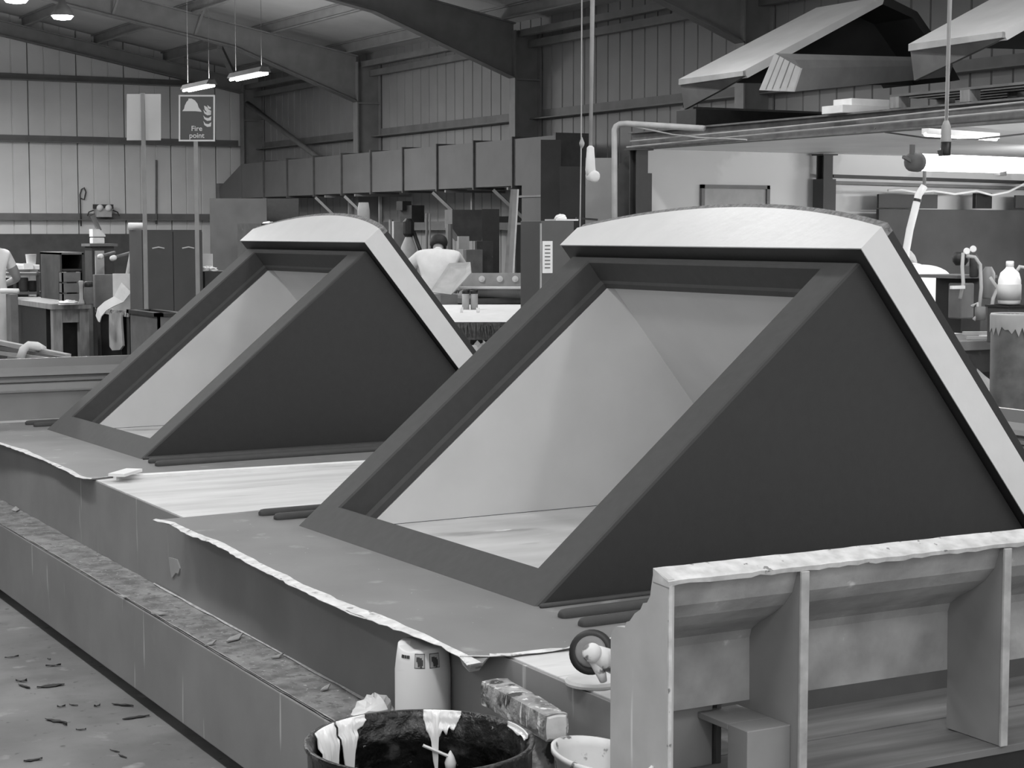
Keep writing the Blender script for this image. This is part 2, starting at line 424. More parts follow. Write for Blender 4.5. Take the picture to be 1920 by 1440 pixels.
# the dirty top of the step, slightly uneven
mb = MB(); n = 120; vs = []; fs = []
for i in range(n + 1):
    yy = 2.4 + (YN1 - 2.4) * i / n
    for j, xx in enumerate((XF + 0.002, XF + 0.05, XF + 0.09, XF + 0.14, XR_ + 0.005)):
        vs.append((xx, yy, ZS - 0.002 + random.uniform(-0.0015, 0.0025)))
for i in range(n):
    for j in range(4): fs.append((i * 5 + j, i * 5 + j + 1, i * 5 + j + 6, i * 5 + j + 5))
mb.add(vs, fs).build('step_tread', M_STEP, tb)
MB().prism([(XR_, YN0), (2.24, YN0), (2.24, 3.47), (4.75, 3.47), (4.75, YN1), (XR_, YN1)], lambda a, b, q: (a, b, q), 0.055, ZP - 0.02).build('upper_box', M_BENCH, tb, 0.003)
BOX('top_board', (XR_ + 0.001, 2.24, YN0, 3.47, ZP - 0.02, ZP), M_PLY, tb, 0.002)
BOX('riser_panel', (XR_ - 0.008, XR_, YN0, 6.10, ZS - 0.002, ZP - 0.004), M_BENCH, tb, 0.001)
BOX('riser_panel', (XR_ - 0.004, XR_, 6.103, YN1, ZS - 0.002, ZP - 0.004), M_BENCH, tb, 0.001)
lq = [pt(x, y, X=XR_ - 0.009) for x, y in ((316, 1045), (331, 1049), (337, 1066), (334, 1076), (329, 1074), (322, 1084), (319, 1070))]
lq = [q - Vector((0.0, 0, 0)) for q in lq]; nl = len(lq)
MB().add(lq + [q + Vector((0.006, 0, 0)) for q in lq], [tuple(range(nl)), tuple(range(2 * nl - 1, nl - 1, -1))] + [(i, nl + i, nl + (i + 1) % nl, (i + 1) % nl) for i in range(nl)]).build('torn_label', M_LIGHT, tb)
for ya, yb in ((3.474, 3.72), (3.724, 4.60), (4.604, 6.02), (6.024, 7.10), (7.104, 8.6), (8.604, YN1)):
    BOX('top_board', (XR_ + 0.001, 4.75, ya, yb, ZP - 0.02, ZP), M_PLY, tb, 0.002)
for yy in (2.6, 4.0, 5.4, 6.8, 8.2, 9.6):
    BOX('bearer', (XF + 0.12, 4.6, yy, yy + 0.1, 0, 0.055), M_DARK, tb)
# pale dust gathered along the foot of the riser and the nosing
for x0, w_, ya, yb in ((XR_ - 0.009, 0.010, 3.3, 6.4), (XF + 0.004, 0.008, 4.2, 7.6)):
    L_, R_ = [], []
    for i in range(91):
        yy = ya + (yb - ya) * i / 90; ww_ = w_ * (0.35 + 0.65 * abs(sin(i * 0.31) * cos(i * 0.083)))
        sgn = -1 if x0 > 1.95 else 1
        L_.append(Vector((x0, yy, ZS + 0.004))); R_.append(Vector((x0 + sgn * ww_, yy, ZS + 0.0015)))
    MB().ribbon(L_, R_).build('dust_line', mat('pale_dust', 0.48, 0.9, 0.3, 40), tb, solid=0.001)
# chips lying on the step
for i, (px, py, L) in enumerate(((440, 1196, 0.10), (232, 1118, 0.05), (300, 1150, 0.06), (30, 955, 0.10), (395, 1206, 0.05), (610, 1290, 0.05), (520, 1230, 0.05))):
    c = pt(px, py, z=ZS + 0.006); a = random.uniform(0, 3)
    e = Vector((cos(a), sin(a), 0)); g = Vector((-sin(a), cos(a), 0))
    MB().add([c - e * L / 2, c - g * L * 0.16, c + e * L / 2 + Vector((0, 0, 0.008)), c + g * L * 0.2, c - e * L / 2 + Vector((0, 0, -0.004)), c - g * L * 0.16 + Vector((0, 0, -0.004)), c + e * L / 2 + Vector((0, 0, 0.002)), c + g * L * 0.2 + Vector((0, 0, -0.004))],
        [(0, 1, 2, 3), (7, 6, 5, 4), (0, 4, 5, 1), (1, 5, 6, 2), (2, 6, 7, 3), (3, 7, 4, 0)])\
        .build('laminate_chip', M_LIGHT)
    tag(bpy.data.objects[[o.name for o in COL.objects][-1]], ['large pale laminate chip on the middle of the lower step', 'small pale chip on the lower step below the first torn edge', 'pale chip on the lower step left of the large chip',
        'pale offcut at the far left end of the lower step', 'thin pale chip just left of the large chip on the step', 'pale chip on the lower step nearest the plastic canister', 'pale chip between the large chip and the plastic canister'][i], 'chip')
# white battens beside the far dormer's flange
b0, b1 = pt(215, 895, z=ZP + 0.006), pt(700, 866, z=ZP + 0.006)
tag(MB().bar(b0, b1, 0.05, 0.012).build('white_batten', M_PAPER), 'thin white batten lying along the edge of the far dormer flange', 'batten')
b0, b1 = pt(218, 891, z=ZP + 0.03), pt(252, 881, z=ZP + 0.03)
tag(MB().bar(b0, b1, 0.07, 0.012).build('white_offcut', M_PAPER), 'small white offcut at the left end of the white batten', 'offcut')

# ================================================================== DORMER MOULDS
TH = radians(39.44); ZD = 0.656
SF, S0, S1, SA = 1.426, 1.432, 1.530, 1.634      # frame end, soffit, fascia end, arch crown along the slope
def dormer(B, A, label, near):
    B = Vector(B); A = Vector(A); Wd = (A - B).length; ly = (A - B) / Wd; lx = Vector((ly.y, -ly.x, 0))
    es = lx * cos(TH) + Vector((0, 0, sin(TH))); en = -lx * sin(TH) + Vector((0, 0, cos(TH)))
    P = lambda w, s, n: B + ly * w + es * s + en * n
    t = thing('dormer_mould', label, 'mould', (B.x, B.y, ZD))
    # --- sloping front frame: a ring with softened edges and a stepped reveal
    fw, sb, st = 0.142, 0.12, 1.396
    loops = [((0, Wd, -0.06, SF), -0.115), ((0, Wd, -0.06, SF), -0.010), ((0.003, Wd - 0.003, -0.05, SF - 0.003), -0.003), ((0.010, Wd - 0.010, -0.04, SF - 0.008), 0.0),
             ((fw - 0.006, Wd - fw + 0.006, sb - 0.006, st + 0.006), 0.0), ((fw, Wd - fw, sb, st), -0.006), ((fw + 0.004, Wd - fw - 0.004, sb + 0.004, st - 0.004), -0.086),
             ((fw + 0.022, Wd - fw - 0.022, sb + 0.022, st - 0.010), -0.095), ((fw + 0.024, Wd - fw - 0.024, sb + 0.024, st - 0.012), -0.115)]
    mb = MB(); vs = []; fs = []
    for (w0, w1, s0, s1), n in loops:
        vs += [P(w0, s0, n), P(w1, s0, n), P(w1, s1, n), P(w0, s1, n)]
    m = len(loops)
    for i in range(m):
        a, b = i * 4, ((i + 1) % m) * 4
        for k in range(4): fs.append((a + k, a + (k + 1) % 4, b + (k + 1) % 4, b + k))
    fo_ = mb.add(vs, fs).build('front_frame', M_GEL_LIT, t, cut=ZD - 0.004)
    fo_.data.materials.append(M_DARKGEL)                     # one gelcoat: sides match the cheeks, front keeps the copy painted as lit
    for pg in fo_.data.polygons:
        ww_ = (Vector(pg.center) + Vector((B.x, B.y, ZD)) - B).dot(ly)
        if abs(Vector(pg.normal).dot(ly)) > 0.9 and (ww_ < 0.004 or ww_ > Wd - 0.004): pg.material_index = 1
    # --- triangular cheeks, dark outside, pale lined inside
    tri = [(-0.06, -0.115), (SF, -0.115), (SF + 0.006, -1.30), (0.0, -1.30)]
    for w0, w1, l0, l1 in ((0.0, 0.158, 0.158, 0.172), (Wd - 0.158, Wd, Wd - 0.172, Wd - 0.158)):
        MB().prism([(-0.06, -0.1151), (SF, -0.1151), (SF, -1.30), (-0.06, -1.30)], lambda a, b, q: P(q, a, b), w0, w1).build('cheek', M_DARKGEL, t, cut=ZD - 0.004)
        MB().prism([(0.14, -0.117), (SF - 0.02, -0.117), (SF - 0.02, -1.30), (0.14, -1.30)], lambda a, b, q: P(q, a, b), l0, l1).build('inner_lining', M_LINING, t, cut=ZD + 0.006)
    MB().prism([(SF - 0.02, -0.117), (SF - 0.001, -0.117), (SF - 0.001, -1.30), (SF - 0.02, -1.30)], lambda a, b, q: P(q, a, b), 0.158, Wd - 0.158).build('back_lining', M_LINING, t, cut=ZD + 0.002)
    # --- arched roof slab: soffit and body dark, white fascia on its front and side edges, rough rim on top
    wa, wb = -0.040, Wd + 0.045
    def arch(s_end, s_top, k=28, a0=wa, a1=wb):
        h = s_top - s_end; c = (a1 - a0) / 2; R = (c * c + h * h) / (2 * h); out = []
        for i in range(k + 1):
            w = a0 + (a1 - a0) * i / k; u = w - (a0 + a1) / 2
            out.append((w, s_end + sqrt(R * R - u * u) - (R - h)))
        return out
    f = lambda a, b, q: P(a, b, q)
    g = 0.004
    body = [(wa + g, S0), (wb - g, S0)] + list(reversed(arch(S1 - 0.001, SA - 0.001, a0=wa + g, a1=wb - g)))
    MB().prism(body, f, 0.047 - g, -1.36).build('roof', M_DARKGEL, t, cut=ZD - 0.003)
    front = [(wa + g, S0 - 0.001), (wb - 0.0005, S0 - 0.001)] + list(reversed(arch(S1, SA, a0=wa + g, a1=wb - g)))
    MB().prism(front, f, 0.047 - g, 0.047).build('fascia', M_WHITE, t)
    for w0, w1 in ((wa, wa + g), (wb - g, wb)):
        MB().prism([(S0 + (0.006 if w0 > 0 else -0.001), 0.047), (S1, 0.047), (S1, -1.36), (S0 + (0.006 if w0 > 0 else -0.001), -1.36)], lambda a, b, q: P(q, a, b), w0, w1).build('side_fascia', M_WHITE, t, cut=ZD + 0.002)
    top = arch(S1, SA); rim = [(w, s + 0.026) for w, s in top]
    # rim sits a little behind the white edge
    MB().prism(top + list(reversed(rim)), f, 0.040, 0.010).build('rim_edge', M_RIM, t)
    MB().prism(top + list(reversed(rim)), f, 0.0099, -1.36).build('roof_rim', M_DARKGEL, t, cut=ZD - 0.002)
    q = [P(a, 0, 0) for a in (0.17, Wd - 0.17)]
    cs = [q[0] + lx * 0.16, q[1] + lx * 0.16, q[1] + lx * 1.75, q[0] + lx * 1.75]
    MB().add([Vector((c.x, c.y, z)) for z in (ZD + 0.0015, ZD + 0.004) for c in cs], [(0, 3, 2, 1), (4, 5, 6, 7), (0, 1, 5, 4), (1, 2, 6, 5), (2, 3, 7, 6), (3, 0, 4, 7)]).build('inner_board', mat('inner_board', 0.54, 0.6, 0.15, 4, spot=[(3.2, 0.56, 0.30, 0.12), (8, 0.66, 0.75, 0.05)], stretch=(0.6, 1.6, 1)), t)
    # --- raised beads along the feet of the cheeks
    for side in (0, 1):
        for w, l0, l1 in ((0.02, 0.0, 1.70), (0.150, -0.02, 1.80), (0.262, -0.03, 1.80)):
            if side == 1 and l0 == 0.0: continue
            ww = -w if side == 0 else Wd + w
            q0, q1 = B + ly * ww + lx * l0, B + ly * ww + lx * l1
            q0.z = q1.z = ZD + 0.004
            e = (q1 - q0).normalized()
            r = 0.008 if l0 == 0.0 else 0.019
            MB().tube([q0, q0 + e * 0.006 + Vector((0, 0, 0.001)), q0 + e * 0.02, q1], [r * 0.5, r * 0.85, r, r], 10).build('bead', M_GEL_LIT, t, smooth=True)
    return t, P, B, ly, lx, Wd
def flange(t, outer, inner_pts, name='flange'):
    n = len(outer)
    vs = [Vector((q.x, q.y, ZP + 0.006 if q.z is None else q.z)) for q in outer]
    o = MB(); o.add(vs + [v - Vector((0, 0, 0.004)) for v in vs], [tuple(range(n)), tuple(range(2 * n - 1, n - 1, -1))] + [(i, n + i, n + (i + 1) % n, (i + 1) % n) for i in range(n)])
    return o.build(name, M_SKIRT, t)
def torn_edge(t, line, widths, name='torn_edge', up=0.003):
    """ragged white strip of bare fibre along the flange edge; widths: one per point of the line"""
    pts = []; ws = []
    for i, (a, b) in enumerate(zip(line[:-1], line[1:])):
        k = max(2, int((b - a).length / 0.03))
        for j in range(k): pts.append(a.lerp(b, j / k)); ws.append(widths[i] + (widths[i + 1] - widths[i]) * j / k)
    pts.append(line[-1]); ws.append(widths[-1])
    L, Rr = [], []
    for i, p in enumerate(pts):
        tdir = (pts[min(i + 1, len(pts) - 1)] - pts[max(i - 1, 0)]).normalized(); nrm = Vector((-tdir.y, tdir.x, 0))
        if nrm.x < 0: nrm = -nrm
        w = max(0.002, 0.8 * ws[i] * (1 + 0.22 * sin(i * 0.5) * cos(i * 0.21 + 1) + random.uniform(-0.06, 0.06)))
        L.append(p + nrm * w + Vector((0, 0, up)))
        Rr.append(p - nrm * random.uniform(0.003, 0.008) + Vector((0, 0, up - random.uniform(0.002, 0.005))))
    return MB().ribbon(L, Rr).build(name, M_RAG, t, solid=0.0015)
zq = 0.656
DA, DB = pt(558, 985, z=zq), pt(1005, 1138, z=zq)
near, Pn, Bn, lyn, lxn, Wn = dormer(DB, DA, 'large dark dormer mould nearest the camera, with white arched roof edge', True)
FA, FB = pt(87, 805, z=zq), pt(265, 861, z=zq)
far, Pf, Bf, lyf, lxf, Wf = dormer(FB, FA, 'smaller dark dormer mould further back, with white arched roof edge', False)
Z1 = ZP + 0.006
pl = lambda *qs: [pt(a, b, z=Z1) for a, b in qs]
edge1 = pl((288, 975), (320, 982), (352, 1001), (395, 1016), (430, 1034), (470, 1058), (520, 1082), (560, 1103), (610, 1128), (660, 1150), (715, 1169), (770, 1188), (830, 1212), (862, 1230))
tip = pl((880, 1246), (905, 1243), (918, 1229))
edge2 = pl((960, 1228), (1010, 1222), (1060, 1216), (1110, 1205), (1150, 1196))
e3 = [Vector((2.95, edge2[-1].y - 0.02, Z1)), Vector((4.5, edge2[-1].y - 0.0, Z1)), Vector((4.5, 6.02, Z1)), pt(690, 936, z=Z1), pt(590, 947, z=Z1), pt(345, 970, z=Z1)]
flange(near, edge1 + tip + edge2 + e3, None)
torn_edge(near, edge1 + tip[:1], [0.012, 0.02, 0.026, 0.03, 0.034, 0.03, 0.034, 0.04, 0.044, 0.046, 0.05, 0.03, 0.014, 0.02, 0.03])
torn_edge(near, [tip[2]] + edge2, [0.006, 0.006, 0.01, 0.012, 0.012, 0.01])
# the drooping torn corner
c0, c1, c2 = pt(862, 1230, z=Z1 + 0.003), pt(918, 1230, z=Z1 + 0.003), pt(898, 1256, X=2.0)
MB().add([c0, c1, c2, (c0 + c1) / 2 + Vector((-0.01, -0.01, 0.004)), c2 + Vector((-0.02, 0.01, -0.004)), pt(868, 1246, X=2.0)], [(0, 3, 4, 5), (3, 1, 2, 4)]).build('torn_corner', M_RAG, near, solid=0.003)
edge3 = pl((-60, 812), (0, 832), (40, 846), (90, 866), (120, 880), (143, 893), (160, 897), (172, 898))
e4 = [pt(215, 893, z=Z1), pt(720, 861, z=Z1), Vector((4.5, pt(720, 861, z=Z1).y, Z1)), Vector((4.5, 9.5, Z1)), Vector((1.85, 9.5, Z1))]
flange(far, edge3 + e4, None)
torn_edge(far, edge3, [0.01, 0.012, 0.03, 0.012, 0.02, 0.02, 0.01, 0.006])
torn_edge(far, [edge3[-1], e4[0]], [0.006, 0.004])

# ================================================================== GUTTER MOULDS ROUND THE FAR AND REAR SIDE
prof = [(0, 0.0), (0, 0.145), (-0.012, 0.147), (-0.012, 0.155), (0.0, 0.157), (0.01, 0.19), (0.018, 0.196), (0.005, 0.2), (0.005, 0.212), (0.03, 0.216), (0.03, 0.226), (0.012, 0.232), (0.02, 0.25), (0.045, 0.275), (0.05, 0.322), (0.075, 0.322), (0.1, 0.25), (0.13, 0.0)]
gm = thing('gutter_mould', 'grey grooved gutter mould standing across the far end of the platform', 'mould', (3.0, 9.7, ZP))
MB().prism(prof, lambda a, b, q: (q, 9.67 + a, ZP + 0.001 + b), 1.6, 4.7).build('moulded_face', M_RIMMOULD, gm)
MB().box(1.6, 4.7, 9.76, 9.80, ZP + 0.001, ZP + 0.2).build('back_batten', M_WOOD, gm)
g2 = thing('gutter_mould', 'grey grooved gutter mould seen behind the near dormer at the right edge', 'mould', (4.9, 5.2, 0.0))
MB().prism(prof, lambda a, b, q: (4.95 + a, q, ZP + b), 3.2, 8.4).build('moulded_face', M_RIMMOULD, g2)
for yy in (3.6, 5.6, 7.8): BOX('support_leg', (4.98, 5.06, yy, yy + 0.08, 0, ZP), M_WOOD, g2)

# ================================================================== OPEN-BACKED CORNICE MOULD, FRONT RIGHT
XE, YNR = 1.98, 2.961
ZB = 0.50
cm = thing('cornice_mould', 'open-backed cornice mould with ribs and chipped white top edge, right foreground', 'mould', (2.6, 3.05, ZB))
XE2 = 3.75
endp = [(2.961, 0.50), (2.961, 0.962), (3.011, 0.977), (3.020, 0.94), (3.024, 0.918), (3.036, 0.902), (3.050, 0.899), (3.060, 0.884), (3.081, 0.872), (3.100, 0.853), (3.113, 0.848), (3.118, 0.836), (3.150, 0.832), (3.168, 0.818), (3.173, 0.80), (3.173, 0.50)]
skin_i = [(2.972, 0.955), (2.975, 0.947), (2.992, 0.899), (3.02, 0.868), (3.064, 0.838), (3.105, 0.815), (3.132, 0.795), (3.139, 0.775), (3.137, 0.638)]
ep = MB()
for (a0, b0), (a1, b1) in zip(endp[1:-1], endp[2:]):          # vertical strips under the stepped outline
    if a1 - a0 > 1e-6: ep.prism([(a0, ZB), (a1, ZB), (a1, b1), (a0, b0)], lambda a, b, q: (q, a, b), XE, XE + 0.016)
ep.build('end_plate', M_MOULDOUT, cm)
MB().box(XE + 0.001, XE + 0.009, YNR - 0.004, YNR, ZB, 0.955).build('end_plate_edge', M_MOULDEDGE, cm)
skin_o = [(3.011, 0.972), (3.018, 0.94), (3.034, 0.902), (3.058, 0.884), (3.081, 0.870), (3.112, 0.848), (3.150, 0.830), (3.168, 0.80), (3.168, 0.638)]
MB().prism(skin_i + list(reversed(skin_o)), lambda a, b, q: (q, a, b), XE + 0.016, XE2).build('cove_skin', M_MOULDIN, cm)
# top edge: white chipped flange with an irregular lower lip
mb = MB(); nn = 70; vs = []; fs = []
for i in range(nn + 1):
    xx = XE - 0.0015 + (XE2 - XE) * i / nn
    dz = random.uniform(-0.0035, 0.002); dy = random.uniform(-0.002, 0.002)
    vs += [(xx, YNR - 0.002 + dy, 0.951 + dz), (xx, YNR - 0.004 + dy, 0.960 + dz * 0.4), (xx, 3.012, 0.978 + random.uniform(-0.0008, 0.0008)), (xx, 3.012, 0.95)]
for i in range(nn):
    for k in range(4): fs.append((4 * i + k, 4 * i + (k + 1) % 4, 4 * i + 4 + (k + 1) % 4, 4 * i + 4 + k))
fs += [(0, 1, 2, 3), (4 * nn + 3, 4 * nn + 2, 4 * nn + 1, 4 * nn)]
mb.add(vs, fs).build('top_edge', M_MOULDEDGE, cm)
for xr in (2.312, 2.876, 3.45):
    poly = [(YNR + 0.002, ZB), (YNR + 0.002, 0.950)] + skin_i + [(3.137, 0.62), (3.137, ZB)]
    MB().prism(poly, lambda a, b, q: (q, a, b), xr, xr + 0.011).build('rib', mat('rib_board', 0.24, 0.65, 0.12, 6), cm, 0.001)
    MB().box(xr - 0.003, xr + 0.018, YNR - 0.005, YNR + 0.003, ZB, 0.949).build('rib_edging', mat('rib_edging', 0.38, 0.7, 0.25, 20), cm, 0.002)
BOX('rib_post', (2.20, 2.312, 2.99, 3.06, ZB, 0.618), mat('rib_board', 0.24), cm, 0.002)
BOX('rail', (2.20, 2.312, 3.06, 3.18, 0.604, 0.618), mat('rib_board', 0.24), cm, 0.002)
BOX('back_board', (2.26, XE2, 3.43, 3.445, ZB - 0.018, 0.70), mat('lower_board', 0.13, 0.7, 0.2, 5), cm)
BOX('side_board', (2.25, 2.262, 3.17, 3.445, ZB - 0.018, 0.70), mat('lower_board', 0.13), cm)
BOX('base_plank', (XE + 0.012, 2.258, 2.962, 3.165, ZB - 0.018, ZB - 0.001), mat('base_plank', 0.15, 0.7, 0.3, 6, stretch=(0.4, 4, 1)), cm, 0.001)
for k, (ya, yb) in enumerate(((2.962, 3.10), (3.102, 3.21), (3.212, 3.32), (3.322, 3.43))):
    BOX('base_plank', (2.26, XE2, ya, yb, ZB - 0.018, ZB - 0.001 - 0.002 * (k % 2)), mat('base_plank', 0.15, 0.7, 0.3, 6, stretch=(0.4, 4, 1)), cm, 0.001)
pl_ = thing('black_trestle', 'black trestle stand under the cornice mould, bottom right corner', 'stand', (2.9, 3.1, 0))
BOX('top', (XE + 0.05, XE2, 2.97, 3.16, 0.42, ZB - 0.018), M_BLACK, pl_)
BOX('panel', (XE + 0.15, XE2 - 0.1, 3.00, 3.03, 0.05, 0.42), M_BLACK, pl_)
for xx in (XE + 0.08, 2.9, XE2 - 0.1):
    for yy in (2.98, 3.11): BOX('leg', (xx, xx + 0.05, yy, yy + 0.045, 0, 0.42), M_BLACK, pl_)

# ================================================================== SMALL THINGS IN FRONT
# --- big black drum with white resin runs
DC = Vector((1.545, 3.19, 0)); DR = 0.226; DH = 0.642
dr = thing('black_drum', 'large open black drum streaked with white resin, bottom centre', 'drum', tuple(DC))
pr = [(DR - 0.014, 0.0), (DR - 0.008, 0.01), (DR - 0.006, 0.18), (DR, 0.19), (DR, 0.205), (DR - 0.006, 0.215), (DR - 0.006, 0.40), (DR, 0.41), (DR, 0.425), (DR - 0.006, 0.435), (DR - 0.002, DH - 0.012), (DR + 0.004, DH - 0.008), (DR + 0.004, DH), (DR - 0.004, DH), (DR - 0.012, DH - 0.012),
      (DR - 0.014, 0.60), (DR - 0.022, 0.588), (DR - 0.014, 0.575), (DR - 0.016, 0.435), (DR - 0.010, 0.425), (DR - 0.010, 0.41), (DR - 0.016, 0.40), (DR - 0.016, 0.05), (0.02, 0.045)]
MB().lathe(pr, DC, 64).build('shell', M_DRUM, dr, smooth=True)
def drip(a0, a1, zs, r, name='resin_run', m=M_GELDRIP):
    """zs: list of (fraction 0..1 across the run, lower edge height)"""
    smp = []
    for (f0, z0), (f1, z1) in zip(zs[:-1], zs[1:]):
        for j in range(4):
            u = j / 4; e = (1 - cos(pi * u)) / 2; smp.append((f0 + (f1 - f0) * u, z0 + (z1 - z0) * e))
    zs = smp + [zs[-1]]
    vs = []; fs = []; n = len(zs); NR = 9
    for i, (f, zl) in enumerate(zs):
        a = a0 + (a1 - a0) * f
        for j in range(NR):
            zz = DH + 0.003 + (zl - DH - 0.003) * j / (NR - 1)
            rr = r - 0.0135 if zz < 0.612 else (r - 0.0045 if zz < DH - 0.006 else r + 0.001)
            vs.append((DC.x + cos(a) * rr, DC.y + sin(a) * rr, zz))
    for i in range(n - 1):
        for j in range(NR - 1): fs.append((i * NR + j, i * NR + j + 1, i * NR + j + NR + 1, i * NR + j + NR))
    return MB().add(vs, fs).build(name, m, dr, solid=0.003, smooth=True)
aw = lambda px: math.atan2(*reversed([(pt(px, 1340, z=DH) - DC).x, (pt(px, 1340, z=DH) - DC).y]))
aback = math.atan2(cos(YAW), sin(YAW))          # the side of the drum away from the camera
R_in = DR - 0.012
drip(aback + 0.02, aback - 0.36, [(0, 0.625), (0.12, 0.60), (0.2, 0.588), (0.3, 0.53), (0.36, 0.50), (0.40, 0.51), (0.44, 0.59), (0.55, 0.605), (0.65, 0.596), (0.72, 0.612), (0.85, 0.606), (0.93, 0.622), (1, 0.632)], R_in)
drip(aback + 0.98, aback + 0.62, [(0, 0.60), (0.15, 0.55), (0.3, 0.50), (0.45, 0.52), (0.55, 0.58), (0.62, 0.60), (0.7, 0.618), (0.85, 0.622), (1, 0.634)], R_in)
drip(aback + 1.42, aback + 1.02, [(0, 0.56), (0.1, 0.48), (0.25, 0.40), (0.4, 0.44), (0.55, 0.38), (0.7, 0.50), (0.85, 0.46), (1, 0.60)], R_in)
drip(aback - 1.45, aback - 0.95, [(0, 0.632), (0.3, 0.634), (0.5, 0.628), (0.8, 0.634), (1, 0.636)], R_in)
a = aback - 0.26
MB().tube([(DC.x + cos(aback + 0.02) * 0.19, DC.y + sin(aback + 0.02) * 0.19, 0.575), (DC.x + cos(a) * 0.205, DC.y + sin(a) * 0.205, 0.548)], 0.0035, 6).build('stirring_stick', M_GELDRIP, dr)
MB().lathe([(0.002, -0.022), (0.011, -0.012), (0.013, 0.0), (0.008, 0.014), (0.001, 0.026)], (DC.x + cos(a) * 0.207, DC.y + sin(a) * 0.207, 0.535), 10).build('resin_blob', M_GELDRIP, dr, smooth=True)
# rags / residue lying inside
MB().lathe([(0.20, 0.40), (0.17, 0.415), (0.10, 0.405), (0.01, 0.41)], DC, 32).build('residue', M_DRUM, dr)
# --- speckled white kettle on the step
kz = ZS + 0.001
KC = Vector((1.936, 3.135, kz)); KH = 0.212
kt = thing('paint_tub', 'splashed white oval plastic paint tub on the step beside the black drum', 'tub', tuple(KC))
vs = []; fs = []; K = 44
kp = [(0.80, 0), (0.82, 0.006), (0.97, KH - 0.014), (1.03, KH - 0.012), (1.03, KH), (0.97, KH), (0.94, KH - 0.02), (0.78, 0.012)]
for r_, h_ in kp:
    for k in range(K):
        q = 2 * pi * k / K; vs.append(KC + Vector((cos(q) * 0.084 * r_, sin(q) * 0.145 * r_, h_)))
for j in range(len(kp) - 1):
    for k in range(K): fs.append((j * K + k, j * K + (k + 1) % K, (j + 1) * K + (k + 1) % K, (j + 1) * K + k))
fs += [tuple(range(K - 1, -1, -1)), tuple(range((len(kp) - 1) * K, len(kp) * K))]
MB().add(vs, fs).build('tub', M_KETTLE, kt, smooth=True)
MB().lathe([(0.05, 0.06), (0.03, 0.064), (0.002, 0.062)], KC, 24).build('dregs', M_CRUST, kt)
# --- crusted timber block lying on an upturned tub
sup = pt(985, 1400, X=1.94)
tb2 = tag(MB().lathe([(0.066, 0), (0.068, 0.01), (0.06, 0.187), (0.056, 0.192), (0.002, 0.192)], (1.945, 3.455, kz), 24).build('upturned_tub', M_CRUST, None, smooth=True), 'upturned crusted tub on the step under the paint-crusted block', 'tub')
blk = thing('crusted_block', 'rectangular timber block crusted with dripped resin, behind the white paint tub', 'block', (1.945, 3.40, kz + 0.193))
n0, n1 = pt(1045, 1360, d=3.62), pt(952, 1318, d=4.06)
zc = kz + 0.193
n0 = Vector((1.932, 3.315, zc + 0.031)); n1 = Vector((1.95, 3.63, zc + 0.036))
def ring(c, ax, hw, hh, r=0.35, k=16):
    t = ax.normalized(); x = t.cross(Vector((0, 0, 1))).normalized(); y = Vector((0, 0, 1)); out = []
    for i in range(k):
        q = 2 * pi * i / k; cx, cy = cos(q), sin(q); m_ = max(abs(cx), abs(cy)); f = (1 - r) / m_ + r
        out.append(c + x * cx * f * hw + y * cy * f * hh)
    return out
bm_ = MB(); vs = []; fs = []; K = 16; NB = 10
for i in range(NB + 1):
    c = n0.lerp(n1, i / NB); j = random.uniform(0.95, 1.06) if 0 < i < NB else 1.0
    vs += ring(c, n1 - n0, 0.029 * j * (1 + 0.25 * i / NB), 0.031 * j)
for i in range(NB):
    for k in range(K): fs.append((i * K + k, i * K + (k + 1) % K, (i + 1) * K + (k + 1) % K, (i + 1) * K + k))
fs += [tuple(range(K - 1, -1, -1)), tuple(range(NB * K, NB * K + K))]
bm_.add(vs, fs).build('timber', M_CRUST, blk, smooth=False)
e = (n0 - n1).normalized()
vs = ring(n0 + e * 0.001, n1 - n0, 0.026, 0.028) + ring(n0 + e * 0.004, n1 - n0, 0.022, 0.024)
MB().add(vs, [(k, (k + 1) % 16, 16 + (k + 1) % 16, 16 + k) for k in range(16)] + [tuple(range(16, 32))]).build('resin_cap', mat('dried_resin', 0.66, 0.5, 0.15, 30, spot=(30, 0.6, 0.25, 0.1)), blk)
# --- white plastic canister, top cut off, with two hazard pictograms
cc = Vector((1.955, 4.02, ZS + 0.002))
can = thing('plastic_canister', 'white plastic canister with hazard stickers standing on the step', 'canister', tuple(cc))
CR, CH = 0.070, 0.205
vs = []; fs = []; K = 48
vdir = Vector((-sin(YAW), -cos(YAW), 0)); sdir = Vector((cos(YAW), -sin(YAW), 0))
def can_r(z): return CR if z <= CH else CR - (z - CH) * 0.14
for rr, zz_ in ((CR - 0.006, 0), (CR, 0.008), (CR, 0.1), (CR, CH - 0.002), (CR - 0.001, CH + 0.002)):
    for k in range(K):
        q = 2 * pi * k / K; p = cc + (vdir * cos(q) + sdir * sin(q)) * rr
        vs.append(p + Vector((0, 0, zz_ + (0.012 * (cos(q * 2 + 0.6) * 0.5 - 0.2) if zz_ > 0.15 else 0))))
for j in range(4):
    for k in range(K): fs.append((j * K + k, j * K + (k + 1) % K, (j + 1) * K + (k + 1) % K, (j + 1) * K + k))
MB().add(vs, fs + [tuple(range(K - 1, -1, -1))]).build('body', M_PLASTIC, can, smooth=True)
